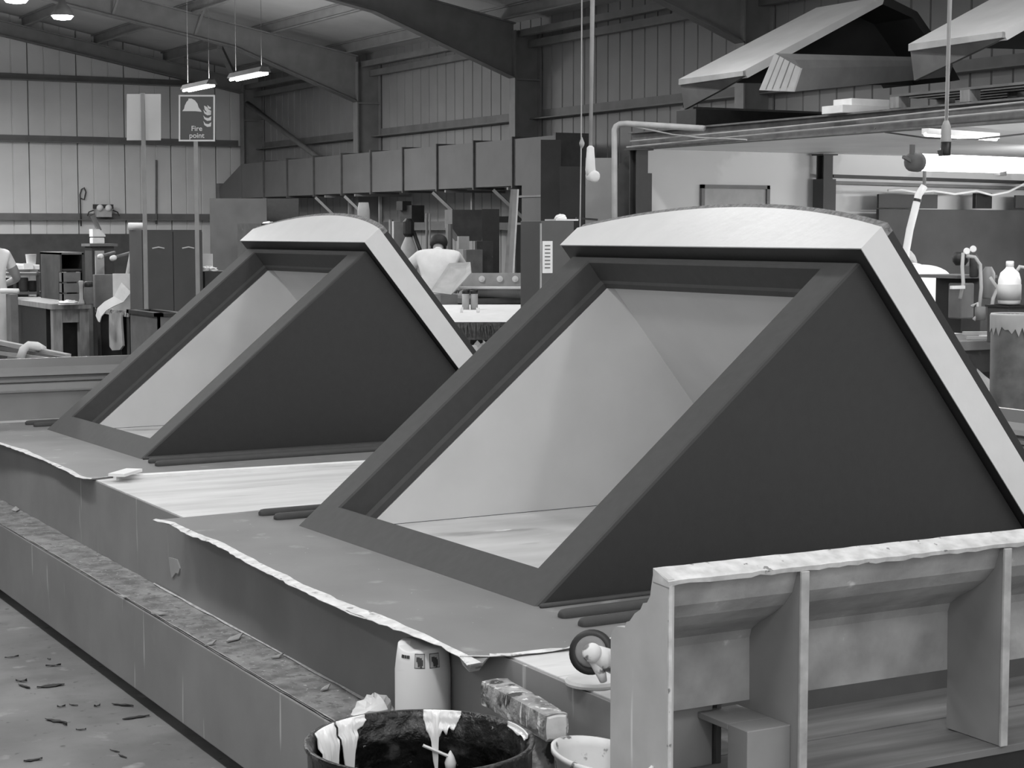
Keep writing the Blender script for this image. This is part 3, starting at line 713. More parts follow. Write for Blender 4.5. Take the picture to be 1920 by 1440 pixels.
# slanting shoulder with a lobed, hacked-off top edge
vs = []; fs = []
for j, (dz, inn) in enumerate(((0.0, 0.0), (0.02, 0.0), (0.053, 0.0), (0.056, 0.004), (0.057, 0.03))):
    for k in range(K):
        q = 2 * pi * k / K; lob = 0.010 * abs(cos(q * 1.0 - 1.0)) + (0.006 if cos(q) < 0 else 0.0)
        z_ = CH + (0.012 * (cos(q * 2 + 0.6) * 0.5 - 0.2) if j == 0 else 0) + dz + (lob - 0.008 if j >= 2 else 0)
        vs.append(cc + (vdir * cos(q) + sdir * sin(q)) * (can_r(z_) - inn) + Vector((0, 0, z_)))
for j in range(4):
    for k in range(K): fs.append((j * K + k, j * K + (k + 1) % K, (j + 1) * K + (k + 1) % K, (j + 1) * K + k))
MB().add(vs, fs + [tuple(range(4 * K, 5 * K))]).build('shoulder', M_PLASTIC, can, smooth=True)
def on_can(q, z, out=0.0012): return cc + (vdir * cos(q) + sdir * sin(q)) * (can_r(z) + out) + Vector((0, 0, z))
def sticker(q0, q1, z0, z1, m, name, parent, out):
    k = 6; vs = []; fs = []
    for i in range(k + 1):
        q = q0 + (q1 - q0) * i / k; vs += [on_can(q, z0, out), on_can(q, z1, out)]
    for i in range(k): fs.append((2 * i, 2 * i + 2, 2 * i + 3, 2 * i + 1))
    return MB().add(vs, fs).build(name, m, parent, solid=0.0004)
M_INK = mat('dark_ink', 0.06, 0.6, 0.2, 20)
ZC = CH + 0.028
for q0, q1 in ((-0.25, 0.13), (0.30, 0.70)):
    sticker(q0, q1, ZC - 0.018, ZC + 0.018, M_INK, 'sticker_border', can, 0.0012)
    sticker(q0 + 0.022, q1 - 0.022, ZC - 0.0162, ZC + 0.0162, mat('sticker_ground', 0.5, 0.5, 0.05, 5), 'hazard_sticker', can, 0.0020)
    c = (q0 + q1) / 2
    for dq, dz, wq, hz in ((-0.06, 0.004, 0.06, 0.006), (0.0, 0.001, 0.08, 0.007), (0.06, -0.004, 0.06, 0.007), (-0.03, -0.008, 0.035, 0.006), (0.05, -0.011, 0.035, 0.005)):
        sticker(c + dq - wq, c + dq + wq, ZC + dz - hz, ZC + dz + hz, M_INK, 'pictogram', can, 0.0028)
for q0, q1 in ((-0.85, -0.70), (-0.68, -0.60), (-0.58, -0.46)):
    sticker(q0, q1, ZC + 0.004, ZC + 0.012, M_INK, 'printed_word', can, 0.0014)
# --- crumpled clear bag and card scrap by the canister
def crumple(name, c, r, label, cat, m, sq=0.5, seed=1, k=14, j=7, flat=True, rough=0.22):
    rnd = random.Random(seed); vs = []; fs = []
    for b in range(j + 1):
        ph = pi / 2 * b / j if flat else pi * b / j - pi / 2
        if not flat: ph = pi * b / j - pi / 2
        for a_ in range(k):
            q = 2 * pi * a_ / k; f = 1 + rnd.uniform(-rough, rough)
            rr = max(cos(ph), 0.02) * r * f
            vs.append((c[0] + rr * cos(q), c[1] + rr * sin(q), c[2] + (sin(ph) * r * sq * f if flat else (sin(ph) + 1) * r * sq * f)))
    for b in range(j):
        for a_ in range(k): fs.append((b * k + a_, b * k + (a_ + 1) % k, (b + 1) * k + (a_ + 1) % k, (b + 1) * k + a_))
    fs += [tuple(range(k - 1, -1, -1)), tuple(range(j * k, j * k + k))]
    return tag(MB().add(vs, fs).build(name, m, None), label, cat)
p = pt(712, 1330, X=1.935); crumple('crumpled_bag', (1.925, 4.25, ZS + 0.002), 0.062, 'crumpled pale plastic bag on the step left of the canister', 'bag', M_PLASTIC, 1.2, 3)
crumple('crumpled_bag', (1.885, 4.125, ZS + 0.002), 0.03, 'small crumpled clear plastic bag against the foot of the canister', 'bag', M_GLASS, 1.9, 5)
tag(BOX('grey_card', (1.87, 2.0, 3.80, 3.85, ZS + 0.001, 0.455), M_MID, None, 0.002), 'dark grey upright block between the canister and the black drum', 'block')
# --- angle grinder lying on the bare board
gc = pt(1108, 1222, d=3.86)
ga = Vector((-0.62, -0.62, 0.35)).normalized()         # axis of the disc
gr = thing('angle_grinder', 'angle grinder with worn backing pad on the bare board beside the cornice mould', 'grinder', (gc.x + 0.03, gc.y, ZP + 0.002))
MB().lathe([(0.012, 0.0), (0.033, 0.0), (0.034, 0.003), (0.030, 0.006), (0.018, 0.010), (0.012, 0.008)], gc, 32, ga).build('pad_boss', mat('pad_boss', 0.22, 0.7, 0.2, 20), gr, smooth=True)
MB().lathe([(0.036, -0.001), (0.048, 0.0), (0.049, -0.004), (0.036, -0.006)], gc, 32, ga).build('backing_pad', M_BLACK, gr, smooth=True)
hub = gc + ga * 0.024 + RGT * 0.010 + Vector((0, 0, -0.008))
MB().lathe([(0.016, -0.026), (0.020, -0.01), (0.021, 0.014), (0.016, 0.022), (0.006, 0.025)], hub, 20, ga).build('gear_head', M_KETTLE, gr, smooth=True)
hd = Vector((0.85, -0.3, -0.42)).normalized()
MB().tube([hub, hub + hd * 0.03, hub + hd * 0.09, hub + hd * 0.13], [0.02, 0.024, 0.026, 0.02], 14).build('motor_body', M_KETTLE, gr, smooth=True)
MB().tube([hub + Vector((0, 0, -0.01)), hub + Vector((0.015, -0.01, -0.045)), hub + Vector((0.02, -0.01, -0.06))], [0.012, 0.011, 0.008], 10).build('side_handle', M_KETTLE, gr, smooth=True)
dc = pt(1112, 1279, z=ZP + 0.004)
tag(MB().lathe([(0.062, 0), (0.063, 0.006), (0.058, 0.012), (0.002, 0.012)], (dc.x, dc.y, ZP + 0.001), 32).build('sanding_disc', mat('disc_stack', 0.55, 0.7, 0.1, 20), None), 'stack of pale sanding discs under the angle grinder', 'discs')
# --- flakes of dried resin on the floor
for i, (px, py) in enumerate(((22, 1232), (92, 1236), (100, 1248), (40, 1277), (45, 1287), (115, 1325), (138, 1322), (182, 1324), (230, 1322), (105, 1352), (122, 1360), (152, 1368), (215, 1408), (230, 1418), (62, 1425), (95, 1286), (255, 1345))):
    c = pt(px, py, z=0.003); L = random.choice((0.022, 0.03, 0.04, 0.05, 0.085)) * random.uniform(0.8, 1.2); a = random.uniform(-0.9, 0.9) - YAW; e = Vector((cos(a), sin(a), 0)); g = Vector((-sin(a), cos(a), 0))
    vs = []; k = 6; asp = random.uniform(0.1, 0.28); cu_l = random.uniform(0.004, 0.018)
    for j in range(k + 1):
        f = j / k; wv = L * asp * sin(pi * (0.08 + 0.84 * f)) * random.uniform(0.5, 1.3); q = c + e * L * (f - 0.5)
        vs += [q + g * wv, q - g * wv * random.uniform(0.4, 1.0) + Vector((0, 0, cu_l * abs(f - random.uniform(0.3, 0.6))))]
    fs = [(2 * j, 2 * j + 1, 2 * j + 3, 2 * j + 2) for j in range(k)]
    tag(MB().add(vs, fs).build('resin_flake', M_FLAKE, None, solid=0.002), 'dark curled flake of dried resin on the concrete floor', 'flake', 'resin flakes scattered on the floor')

# ================================================================== MEZZANINE
XM, YM, ZM = 8.89, 13.97, 2.40
mz = struct(bpy.data.objects.new('mezzanine', None)); COL.objects.link(mz); mz.location = (0, 0, 0)
yq = 5.0
for k in range(4):
    BOX('deck_board', (XM + 0.1, XS - 0.03, yq + 0.003, yq + 2.24, ZM + 0.02, ZM + 0.14), M_DARK, mz); 
    BOX('soffit_panel', (XM + 0.1, XS - 0.03, yq + 0.003, yq + 2.24, ZM - 0.002, ZM + 0.02), mat('white_soffit', 0.85, 0.5, 0.05, 2), mz); yq += 2.2425
mb = MB().prism([(0, 0), (0.12, 0), (0.12, 0.014), (0.05, 0.014), (0.05, 0.146), (0.12, 0.146), (0.12, 0.16), (0, 0.16), (0, 0.146), (0.036, 0.146), (0.036, 0.014), (0, 0.014)], lambda a, b, q: (XM + a, q, ZM - 0.015 + b), 5.0, YM + 0.02)
mb.build('edge_beam', mat('dusty_beam', 0.13, 0.7, 0.3, 9), mz)
wm = struct(BOX('wall_mezzanine_end', (XM + 0.12, XS - 0.03, YM, YM + 0.14, 0, ZM - 0.004), M_WALLW))
# framed hatch in the end wall
a, b = pt(1312, 346, Y=YM), pt(1440, 351, Y=YM)
wn = struct(BOX('window_1', (a.x + 0.03, b.x - 0.03, YM - 0.012, YM - 0.002, 1.30, a.z - 0.03), M_LIGHT))
for q in ((a.x, a.x + 0.035, 1.27, a.z), (b.x - 0.035, b.x, 1.27, a.z), (a.x, b.x, a.z - 0.035, a.z), (a.x, b.x, 1.27, 1.305)):
    BOX('window_frame', (q[0], q[1], YM - 0.035, YM - 0.002, q[2], q[3]), M_STEEL2, wn)
def post(px, Y, w, label, z1):
    p = pt(px, 400, Y=Y); t = thing('steel_post', label, 'post', (p.x, Y, 0))
    m = mat('dark_post', 0.04, 0.6, 0.15, 5)
    BOX('flange', (p.x - w / 2, p.x + w / 2, Y - w / 2, Y - w / 2 + 0.012, 0, z1), m, t)
    BOX('flange', (p.x - w / 2, p.x + w / 2, Y + w / 2 - 0.012, Y + w / 2, 0, z1), m, t)
    BOX('web', (p.x - 0.006, p.x + 0.006, Y - w / 2 + 0.012, Y + w / 2 - 0.012, 0, z1), m, t)
    BOX('cap_plate', (p.x - w * 0.8, p.x + w * 0.8, Y - w * 0.8, Y + w * 0.8, z1, z1 + 0.014), m, t)
    return t, p
post(1197, 13.75, 0.12, 'dark steel post under the near left corner of the mezzanine', ZM - 0.03)
t, p = post(1545, 13.80, 0.11, 'dark steel post standing against the white wall under the mezzanine', ZM - 0.03)
BOX('post_sleeve', (p.x - 0.075, p.x + 0.075, 13.72, 13.88, 0.0, pt(1545, 336, Y=13.8).z), mat('dark_post', 0.04), t)
tag(BOX('wall_cabinet', (lambda q: (q.x, q.x + 0.05, 13.70, 13.80, 1.2, pt(1212, 325, Y=13.75).z))(pt(1208, 325, Y=13.75)), M_DARK), 'narrow dark box fixed beside the mezzanine corner post', 'box')
# curved dark curtain by the post
poly = [(1188, 286), (1174, 294), (1162, 308), (1155, 326), (1151, 348), (1149, 380), (1148, 440), (1188, 440)]
mb = MB(); A = [pt(x, y, d=16.4) for x, y in poly]
off = FWD * 0.04
n = len(A); mb.add(A + [q + off for q in A], [tuple(range(n)), tuple(range(2 * n - 1, n - 1, -1))] + [(i, n + i, n + (i + 1) % n, (i + 1) % n) for i in range(n)])
tag(mb.build('dark_curtain', M_DARK), 'dark curtain with rounded shoulder hanging beside the mezzanine corner post', 'curtain')
# conduit rising to the beam and running along it
pts = [pt(1153, 440, d=15.6), pt(1152, 250, d=15.6)]
top = pt(1152, 250, d=15.6)
arc = [pt(1152, 244, d=15.6), pt(1155, 237, d=15.6), pt(1162, 233, d=15.6), pt(1176, 232, d=15.55)]
tag(MB().tube([pt(1153, 434 + 1.65 * FPX / 15.6, d=15.6), top] + arc + [pt(1320, 241, d=14.9)], 0.026, 10).build('conduit_pipe', M_LIGHT, None, smooth=True), 'grey conduit pipe rising to an elbow at the mezzanine corner', 'pipe')
for i, (q, r) in enumerate((([(1175, 276, 15.5), (1400, 254, 13.2), (1640, 232, 11.1), (1920, 206, 9.8)], 0.008), ([(1182, 265, 15.4), (1420, 243, 13.2), (1660, 219, 11.3), (1920, 191, 9.9)], 0.007), ([(1182, 236, 15.4), (1260, 252, 14.6), (1310, 258, 14.2), (1400, 262, 13.2)], 0.007))):
    tag(MB().tube([pt(a_, b_, X=XM - 0.02 - 0.025 * i) for a_, b_, c_ in q], r, 6).build('cable', M_LIGHT), ['pale cable along the lower edge of the mezzanine beam', 'pale cable along the middle of the mezzanine beam', 'pale cable crossing down from the conduit elbow over the beam'][i], 'cable')
tag(MB().tube([pt(1640, 240, X=XM + 0.03), pt(1660, 248, X=XM + 0.15), pt(1740, 259, X=XM + 0.25), pt(1830, 261, X=XM + 0.2), pt(1930, 250, X=XM + 0.1)], 0.006, 6).build('sagging_cable', M_STEEL2), 'thin dark cable sagging below the mezzanine ceiling above the bright tube', 'cable')
# ceiling tube light below the deck
def added_tube(x, y, z, label, watts):
    """added unseen tube lamp lying along X, lighting all round under the mezzanine"""
    t = thing('added_tube_lamp', label, 'lamp', (x, y, z))
    MB().tube([(x - 0.6, y, z), (x + 0.6, y, z)], 0.02, 10).build('tube', M_TUBE, t)
    for s_ in (-1, 1):
        MB().tube([(x + s_ * 0.6, y, z), (x + s_ * 0.66, y, z)], 0.03, 10).build('end_cap', M_MID, t)
        MB().tube([(x + s_ * 0.63, y, z), (x + s_ * 0.63, y, ZM - 0.002)], 0.004, 5).build('hanger', M_STEEL, t)
    for k in range(4):
        ld = bpy.data.lights.new('lamp_light', 'AREA'); ld.shape = 'RECTANGLE'; ld.size = 1.2; ld.size_y = 0.08; ld.energy = watts / 4
        lo = bpy.data.objects.new('lamp_light', ld); COL.objects.link(lo); lo.parent = t
        a_ = k * pi / 2; lo.location = (0, sin(a_) * 0.04, -cos(a_) * 0.04); lo.rotation_euler = (a_, 0, 0)
q = pt(1795, 250, z=ZM - 0.065)
t = thing('ceiling_tube_light', 'bright slim tube light on the mezzanine ceiling at right', 'lamp', tuple(q))
A, B_ = pt(1735, 246, z=ZM - 0.05), pt(1868, 255, z=ZM - 0.05)
MB().bar(A, B_, 0.06, 0.04).build('housing', M_PAPER, t)
MB().tube([A + Vector((0, 0, -0.022)), B_ + Vector((0, 0, -0.022))], 0.014, 8).build('tube', M_TUBE, t)
added_tube(12.6, 11.6, 2.1, 'added bare tube lamp under the mezzanine beyond the right edge, lighting its end wall', 80)  # lamps added out of view to brighten the end wall and soffit
added_tube(10.8, 8.4, 2.1, 'added bare tube lamp out of view under the near end of the mezzanine', 230)

# --- big hanging fluorescent near the camera, with its feed cable
fa, fb = pt(1720, 304, d=9.5), pt(1990, 313, d=10.55)
ex = (fb - fa).normalized()
lampn = thing('hanging_fluorescent', 'large bright tubular lamp hanging below the mezzanine edge at right', 'lamp', tuple(fa))
MB().tube([fa, fa + ex * 0.03, fb - ex * 0.03, fb], [0.036, 0.045, 0.045, 0.036], 20).build('diffuser', M_TUBE, lampn, smooth=True)
MB().tube([fa - ex * 0.07, fa - ex * 0.05, fa + ex * 0.005], [0.03, 0.05, 0.052], 16).build('end_cap', M_MID, lampn, smooth=True)
MB().tube([fb - ex * 0.005, fb + ex * 0.05, fb + ex * 0.07], [0.052, 0.05, 0.03], 16).build('end_cap', M_MID, lampn, smooth=True)
MB().bar(fa - ex * 0.05 + Vector((0, 0, 0.03)), fa - ex * 0.05 + Vector((0, 0, 0.09)), 0.02).build('clip', M_STEEL2, lampn)
MB().bar(fa - ex * 0.05, fa - ex * 0.13 + Vector((0, 0, 0.025)), 0.016).build('clip', M_STEEL2, lampn)
MB().bar(fa.lerp(fb, 0.55) + Vector((0, 0, -0.06)), fa.lerp(fb, 0.55) + Vector((0, 0, -0.03)), 0.05).build('switch_box', M_STEEL2, lampn)
for k in range(4):
    ld = bpy.data.lights.new('lamp_light', 'AREA'); ld.shape = 'RECTANGLE'; ld.size = 1.0; ld.size_y = 0.08; ld.energy = 9
    lo = bpy.data.objects.new('lamp_light', ld); COL.objects.link(lo); lo.parent = lampn
    yr = math.atan2(ex.y, ex.x); a_ = k * pi / 2 + pi / 4
    lo.rotation_euler = (a_, 0, yr); lo.location = ex * 0.55 + Matrix.Rotation(yr, 3, 'Z') @ Vector((0, sin(a_) * 0.07, -cos(a_) * 0.07))
def pendant(px, ytop, yplug, d, label, dark, h=0.13):
    p = pt(px, yplug, d=d); zt = ztop(max(p.x, 3.4)) + 0.1
    t = thing('pendant_cable', label, 'cable', tuple(p))
    MB().tube([(p.x, p.y, zt), (p.x + 0.01, p.y, p.z + 1.0), (p.x, p.y, p.z + h)], [0.012, 0.012, 0.009], 8).build('cord', M_LIGHT, t, smooth=True)
    if dark:
        MB().lathe([(0.012, 0.18), (0.024, 0.15), (0.028, 0.075), (0.028, 0.07)], p, 14).build('clear_socket', M_LIGHT, t, smooth=True)
        MB().lathe([(0.027, 0.072), (0.027, 0.01), (0.024, 0.0)], p, 14).build('black_plug', M_BLACK, t, smooth=True)
        MB().bar(p + Vector((-0.035, 0.01, 0.012)), p + Vector((0.0, 0, 0.02)), 0.03).build('socket_flap', M_BLACK, t)
    else:
        MB().lathe([(0.008, 0.15), (0.018, 0.14), (0.024, 0.05), (0.026, 0.03), (0.02, 0.0)], p, 14).build('white_socket', M_PAPER, t, smooth=True)
        MB().lathe([(0.02, -0.03), (0.03, -0.02), (0.03, 0.02), (0.018, 0.028)], p + RGT * 0.012, 14, (RGT * 0.5 - FWD + Vector((0, 0, -0.3)))).build('plug_face', M_PAPER, t, smooth=True)
    return t
pendant(1773, 0, 292, 9.35, 'hanging cable with black plug above the large tubular lamp', True)
pendant(1107, 0, 330, 9.0, 'hanging cable with white socket in front of the conduit pipe', False)
p = pt(1091, 268, d=9.4)
pc = thing('pull_cord', 'thin knotted pull cord beside the cable with white socket', 'cord', tuple(p))
MB().tube([(p.x, p.y, 5.4), (p.x - 0.004, p.y, p.z), (p.x - 0.01, p.y, p.z - 0.45)], 0.0035, 5).build('cord', M_LIGHT, pc)
MB().lathe([(0.002, -0.03), (0.012, -0.012), (0.014, 0.0), (0.006, 0.02), (0.002, 0.03)], p, 10).build('knot', M_LIGHT, pc, smooth=True)
# --- cream hose and boards below the mezzanine
hs = [pt(1733, 349, d=12.5), pt(1722, 366, d=12.5), pt(1715, 395, d=12.5), pt(1706, 430, d=12.5), pt(1699, 470, d=12.5), pt(1697, 500, d=12.5), pt(1692, 560, d=12.5)]
ho = thing('ribbed_hose', 'pale ribbed hose hanging from the rail under the mezzanine', 'hose', tuple(hs[-1]))
MB().tube(hs, 0.026, 12).build('hose', M_PAPER, ho, smooth=True)
MB().tube([hs[1] + (hs[2] - hs[1]) * 0.25, hs[1] + (hs[2] - hs[1]) * 0.42], 0.03, 12).build('clamp', M_BLACK, ho)
MB().tube([hs[0], hs[0] + Vector((0, 0, 0.12))], 0.012, 8).build('hook', M_STEEL2, ho)
for i, (x0, y0, x1, y1, dd, m, lb) in enumerate(((1560, 330, 1960, 343, 0.03, mat('dark_post', 0.04), 'upper dark rail bolted across the wall under the mezzanine'), (1562, 342, 1960, 354, 0.05, M_STEEL2, 'lower dark rail bolted across the wall under the mezzanine'))):
    a, b = pt(x0, y0, Y=13.80), pt(x1, y1, Y=13.80)
    tag(MB().bar(a, b, 0.05, 0.03).build('wall_rail', m), lb, 'rail')
def wall_board(x0, y0, x1, y1, Y, th, m, name, label, cat, z0=None):
    a, b = pt(x0, y0, Y=Y), pt(x1, y1, Y=Y)
    return tag(BOX(name, (a.x, b.x, Y, Y + th, b.z if z0 is None else z0, a.z), m, None, 0.004), label, cat)
M_BRD = mat('dark_wall_board', 0.055, 0.7, 0.2, 3)
wall_board(1648, 392, 1990, 505, 13.62, 0.04, M_BRD, 'wall_board', 'broad dark board along the wall behind the right-hand worker', 'board', 0.0)
wall_board(1648, 364, 1758, 391, 13.66, 0.03, M_BRD, 'wall_board', 'short dark board above the broad one, left of the pale gap', 'board')
wall_board(1830, 362, 1860, 391, 13.60, 0.05, M_BLACK, 'wall_box', 'small black box on the wall below the large tubular lamp', 'box')
wall_board(1905, 366, 1960, 391, 13.66, 0.03, M_BRD, 'wall_board', 'dark board on the wall at the right edge of the photo', 'board')
pa_ = [pt(x, y, Y=13.5) for x, y in ((1665, 357), (1690, 356), (1720, 361), (1750, 358), (1790, 364), (1830, 358), (1860, 366), (1890, 360), (1920, 345), (1960, 340))]
tag(MB().tube(pa_, 0.012, 7).build('wavy_hose', M_PAPER, None, smooth=True), 'pale wavy air hose strung along under the wall rails', 'hose')

# --- on top of the mezzanine: canopy moulds, profile beam, timbers, pallets
ZT = ZM + 0.145
yc = 12.42
def cp(x, y): return pt(x, y, Y=yc)
cn = thing('canopy_mould', 'pale hipped canopy mould lying on the mezzanine, the nearer to the hall end', 'mould', tuple(pt(1395, 160, Y=yc)))
M_CAN = mat('pale_canopy', 0.80, 0.5, 0.06, 4)
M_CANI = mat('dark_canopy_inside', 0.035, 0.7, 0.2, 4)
DY = 0.95
outer = [(1393, 133), (1660, -8), (1720, 22), (1768, 92), (1800, 150)]
inner = [(1402, 146), (1655, 8), (1712, 34), (1757, 100), (1788, 152)]
O = [cp(*q) for q in outer]; I = [cp(*q) for q in inner]
sh = Vector((0, DY, 0)); n = len(O)
def shell(a, b): 
    mb = MB(); k = len(a)
    vs = a + b + [q + sh for q in a] + [q + sh for q in b]; fs = []
    for i in range(k - 1):
        fs += [(i, i + 1, k + i + 1, k + i), (2 * k + i, 2 * k + i + 1, i + 1, i), (k + i, k + i + 1, 3 * k + i + 1, 3 * k + i), (3 * k + i, 3 * k + i + 1, 2 * k + i + 1, 2 * k + i)]
    fs += [(0, k, 3 * k, 2 * k), (k - 1, 2 * k - 1, 4 * k - 1, 3 * k - 1)]
    return mb.add(vs, fs)
shell(O[:2], I[:2]).build('roof_slope', M_CAN, cn)
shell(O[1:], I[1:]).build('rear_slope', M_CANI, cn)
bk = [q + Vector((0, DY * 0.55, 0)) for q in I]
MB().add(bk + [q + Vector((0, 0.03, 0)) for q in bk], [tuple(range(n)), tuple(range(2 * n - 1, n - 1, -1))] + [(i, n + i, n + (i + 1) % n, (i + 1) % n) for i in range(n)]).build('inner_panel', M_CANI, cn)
# eaves lip and the tapering valance below it
a0, a1 = cp(1393, 133), cp(1393, 133) + sh
MB().add([a0, a1, a1 + Vector((0, 0, -0.05)), a0 + Vector((0, 0, -0.04)), a0 + Vector((0.03, 0, 0)), a1 + Vector((0.03, 0, 0)), a1 + Vector((0.03, 0, -0.05)), a0 + Vector((0.03, 0, -0.04))],
    [(0, 1, 2, 3), (7, 6, 5, 4), (0, 4, 5, 1), (1, 5, 6, 2), (2, 6, 7, 3), (3, 7, 4, 0)]).build('eaves_lip', M_LIGHT, cn)
v = [a0 + Vector((0.02, 0, -0.04)), a1 + Vector((0.02, 0, -0.05)), a1 + Vector((0.06, 0, -0.26)), a0 + Vector((0.10, 0.45, -0.12))]
MB().add(v + [q + Vector((0.03, 0, 0)) for q in v], [(0, 1, 2, 3), (7, 6, 5, 4), (0, 4, 5, 1), (1, 5, 6, 2), (2, 6, 7, 3), (3, 7, 4, 0)]).build('valance', M_MID, cn)
copy_thing(cn, (-0.05, -3.05, 0.03), 'pale hipped canopy mould on the mezzanine cut off by the right edge')
# profile beam: grooved end face, long body
e0 = [(1453, 100), (1490, 112), (1502, 128), (1488, 172), (1478, 164), (1424, 169), (1436, 140)]
ba = [pt(x, y, Y=11.6) for x, y in e0]; bd = pt(1795, 153, Y=12.2) - pt(1490, 150, Y=11.6)
n = len(ba); cb = thing('profile_beam', 'long pale foam profile beam with grooved end lying under the canopy mould', 'beam', tuple(ba[5]))
b2 = [ba[0] + bd + (q - ba[0]) * 0.55 for q in ba]
MB().add(ba + b2, [tuple(range(n)), tuple(range(2 * n - 1, n - 1, -1))] + [(i, n + i, n + (i + 1) % n, (i + 1) % n) for i in range(n)]).build('body', mat('beam_side', 0.30, 0.7, 0.1, 6), cb)
ax = (bd).normalized()
for f0, f1 in ((0.0, 0.16), (0.2, 0.34), (0.38, 0.55), (0.6, 0.76), (0.8, 1.0)):
    tpl, tpr, btl, btr = ba[0], ba[2], ba[5], ba[3]
    q = [tpl.lerp(tpr, f0), tpl.lerp(tpr, f1), btl.lerp(btr, f1), btl.lerp(btr, f0)]
    q = [p_ - ax * 0.004 for p_ in q]
    MB().add(q + [p_ + ax * 0.02 for p_ in q], [(0, 1, 2, 3), (7, 6, 5, 4), (0, 4, 5, 1), (1, 5, 6, 2), (2, 6, 7, 3), (3, 7, 4, 0)]).build('end_strip', M_PAPER, cb)
for i, (x0, y0, x1, y1, Y, th, m, nm, lb, ct) in enumerate(((1305, 204, 1560, 226, 13.0, 0.3, M_BLACK, 'timber_sleeper', 'black timber sleeper under the canopy mould on the mezzanine', 'timber'),
    (1580, 196, 1668, 212, 10.9, 0.25, M_PAPER, 'white_block', 'long white foam block on the mezzanine edge below the profile beam', 'block'),
    (1597, 184, 1668, 196, 10.92, 0.22, M_PAPER, 'white_block', 'shorter white foam block stacked on the long one', 'block'),
    (1668, 190, 1680, 206, 10.95, 0.2, M_LIGHT, 'grey_offcut', 'small grey offcut at the right end of the white blocks', 'offcut'))):
    a, b = pt(x0, y0, Y=Y), pt(x1, y1, Y=Y)
    h_ = a.z - b.z
    zb_ = ZT if i in (0, 1, 3) else None
    if i == 2: zb_ = WB
    o = tag(BOX(nm, (a.x, b.x, Y, Y + th, zb_, max(a.z, zb_ + h_)), m, None, 0.003), lb, ct)
    if i == 1: WB = max(a.z, ZT + h_) + 0.001
wood = thing('grey_timber', 'long grey timber bearer carrying the canopy mould', 'timber', tuple(pt(1300, 210, Y=13.3)))
a, b = pt(1300, 192, Y=13.35), pt(1740, 192, Y=13.35)
BOX('bearer', (a.x, b.x + 0.5, 13.35, 13.55, ZT, ZT + 0.2), M_MID, wood)
def pallet(x, y, w, d_, label):
    t = thing('pallet', label, 'pallet', (x, y, ZT + 0.001))
    z = ZT + 0.001
    for i in range(3): BOX('bottom_slat', (x, x + w, y + i * (d_ - 0.1) / 2, y + 0.1 + i * (d_ - 0.1) / 2, z, z + 0.018), M_DARK, t)
    for i in range(3):
        for j in range(3): BOX('block', (x + i * (w - 0.1) / 2, x + 0.1 + i * (w - 0.1) / 2, y + j * (d_ - 0.1) / 2, y + 0.1 + j * (d_ - 0.1) / 2, z + 0.018, z + 0.10), M_WOOD, t)
    for i in range(6): BOX('top_slat', (x + i * (w - 0.09) / 5, x + 0.09 + i * (w - 0.09) / 5, y, y + d_, z + 0.10, z + 0.118), M_MID, t)
pallet(XM + 0.15, 9.0, 1.0, 1.6, 'wooden pallet on the mezzanine under the right-hand canopy mould')
pallet(XM + 0.15, 10.95 - 0.3, 0.0 + 0.9, 0.0 + 0.22, 'narrow pallet behind the white foam blocks') if False else None

# ================================================================== EXTRACTION DUCT ALONG THE SIDE WALL
du = thing('extraction_duct', 'long sectioned sheet metal extraction duct along the side wall', 'duct', (13.6, 30, 2.35))
DX0, DX1 = 13.12, 13.64
ys = [36.745, 35.40, 34.11, 32.73, 31.39, 30.07, 28.72, 27.39, 26.06, 24.76, 23.42]
sc_ = DX0 / 13.64                       # stations were read on the outer face
ys = [q * 13.12 / 13.64 for q in ys]
zt_, zb_ = 3.02, 2.33
for i in range(len(ys) - 1):
    BOX('duct_section', (DX0, DX1, ys[i + 1] + 0.012, ys[i] - 0.012, zb_, zt_), M_DUCT, du)
for i in range(1, len(ys)):
    BOX('joint_flange', (DX0 - 0.035, DX1, ys[i] - 0.018, ys[i] + 0.018, zb_ - 0.035, zt_ + 0.035), mat('joint_flange', 0.09, 0.6, 0.2, 8), du)
# sloping hopper at the far end and drop leg at the near end
y0 = ys[0]
MB().prism([(y0, zb_), (y0, zt_), (y0 + 1.3, zb_ + 0.25), (y0 + 1.3, zb_)], lambda a, b, q: (q, a, b), DX0, DX1).build('end_hopper', M_DUCT, du)
BOX('end_cap', (DX0 - 0.02, DX1, y0 + 1.3, y0 + 1.48, zb_ - 0.05, zb_ + 0.33), M_STEEL2, du)
BOX('drop_leg', (DX0, DX1, ys[-1] + 0.02, ys[-2] - 0.25, 0.35, zb_), M_DUCT, du)
BOX('plenum_front', (DX0 - 0.01, DX0, ys[-1] + 0.02, ys[-1] + 0.6, 0.0, 0.4), M_STEEL2, du)
for z in (1.75, 2.15): MB().box(DX0 - 0.02, DX0, ys[-1] - 0.3, ys[-2] - 0.1, z, z + 0.03).build('strap', M_STEEL, du)
for px in (612, 668, 838, 955):
    yb = pt(px, 370, X=DX0).y
    MB().box(DX0 - 0.02, XS - 0.02, yb, yb + 0.05, zb_ - 0.06, zb_ - 0.02).build('bracket_arm', M_STEEL, du)
    MB().box(DX0 + 0.45, DX0 + 0.50, yb, yb + 0.05, zb_ - 0.75, zb_ - 0.06).build('bracket_leg', M_STEEL, du)
    MB().bar((DX0 - 0.0, yb + 0.5, zb_ - 0.05), (DX0 + 0.47, yb + 0.02, zb_ - 0.65), 0.05).build('bracket_strut', M_STEEL, du)
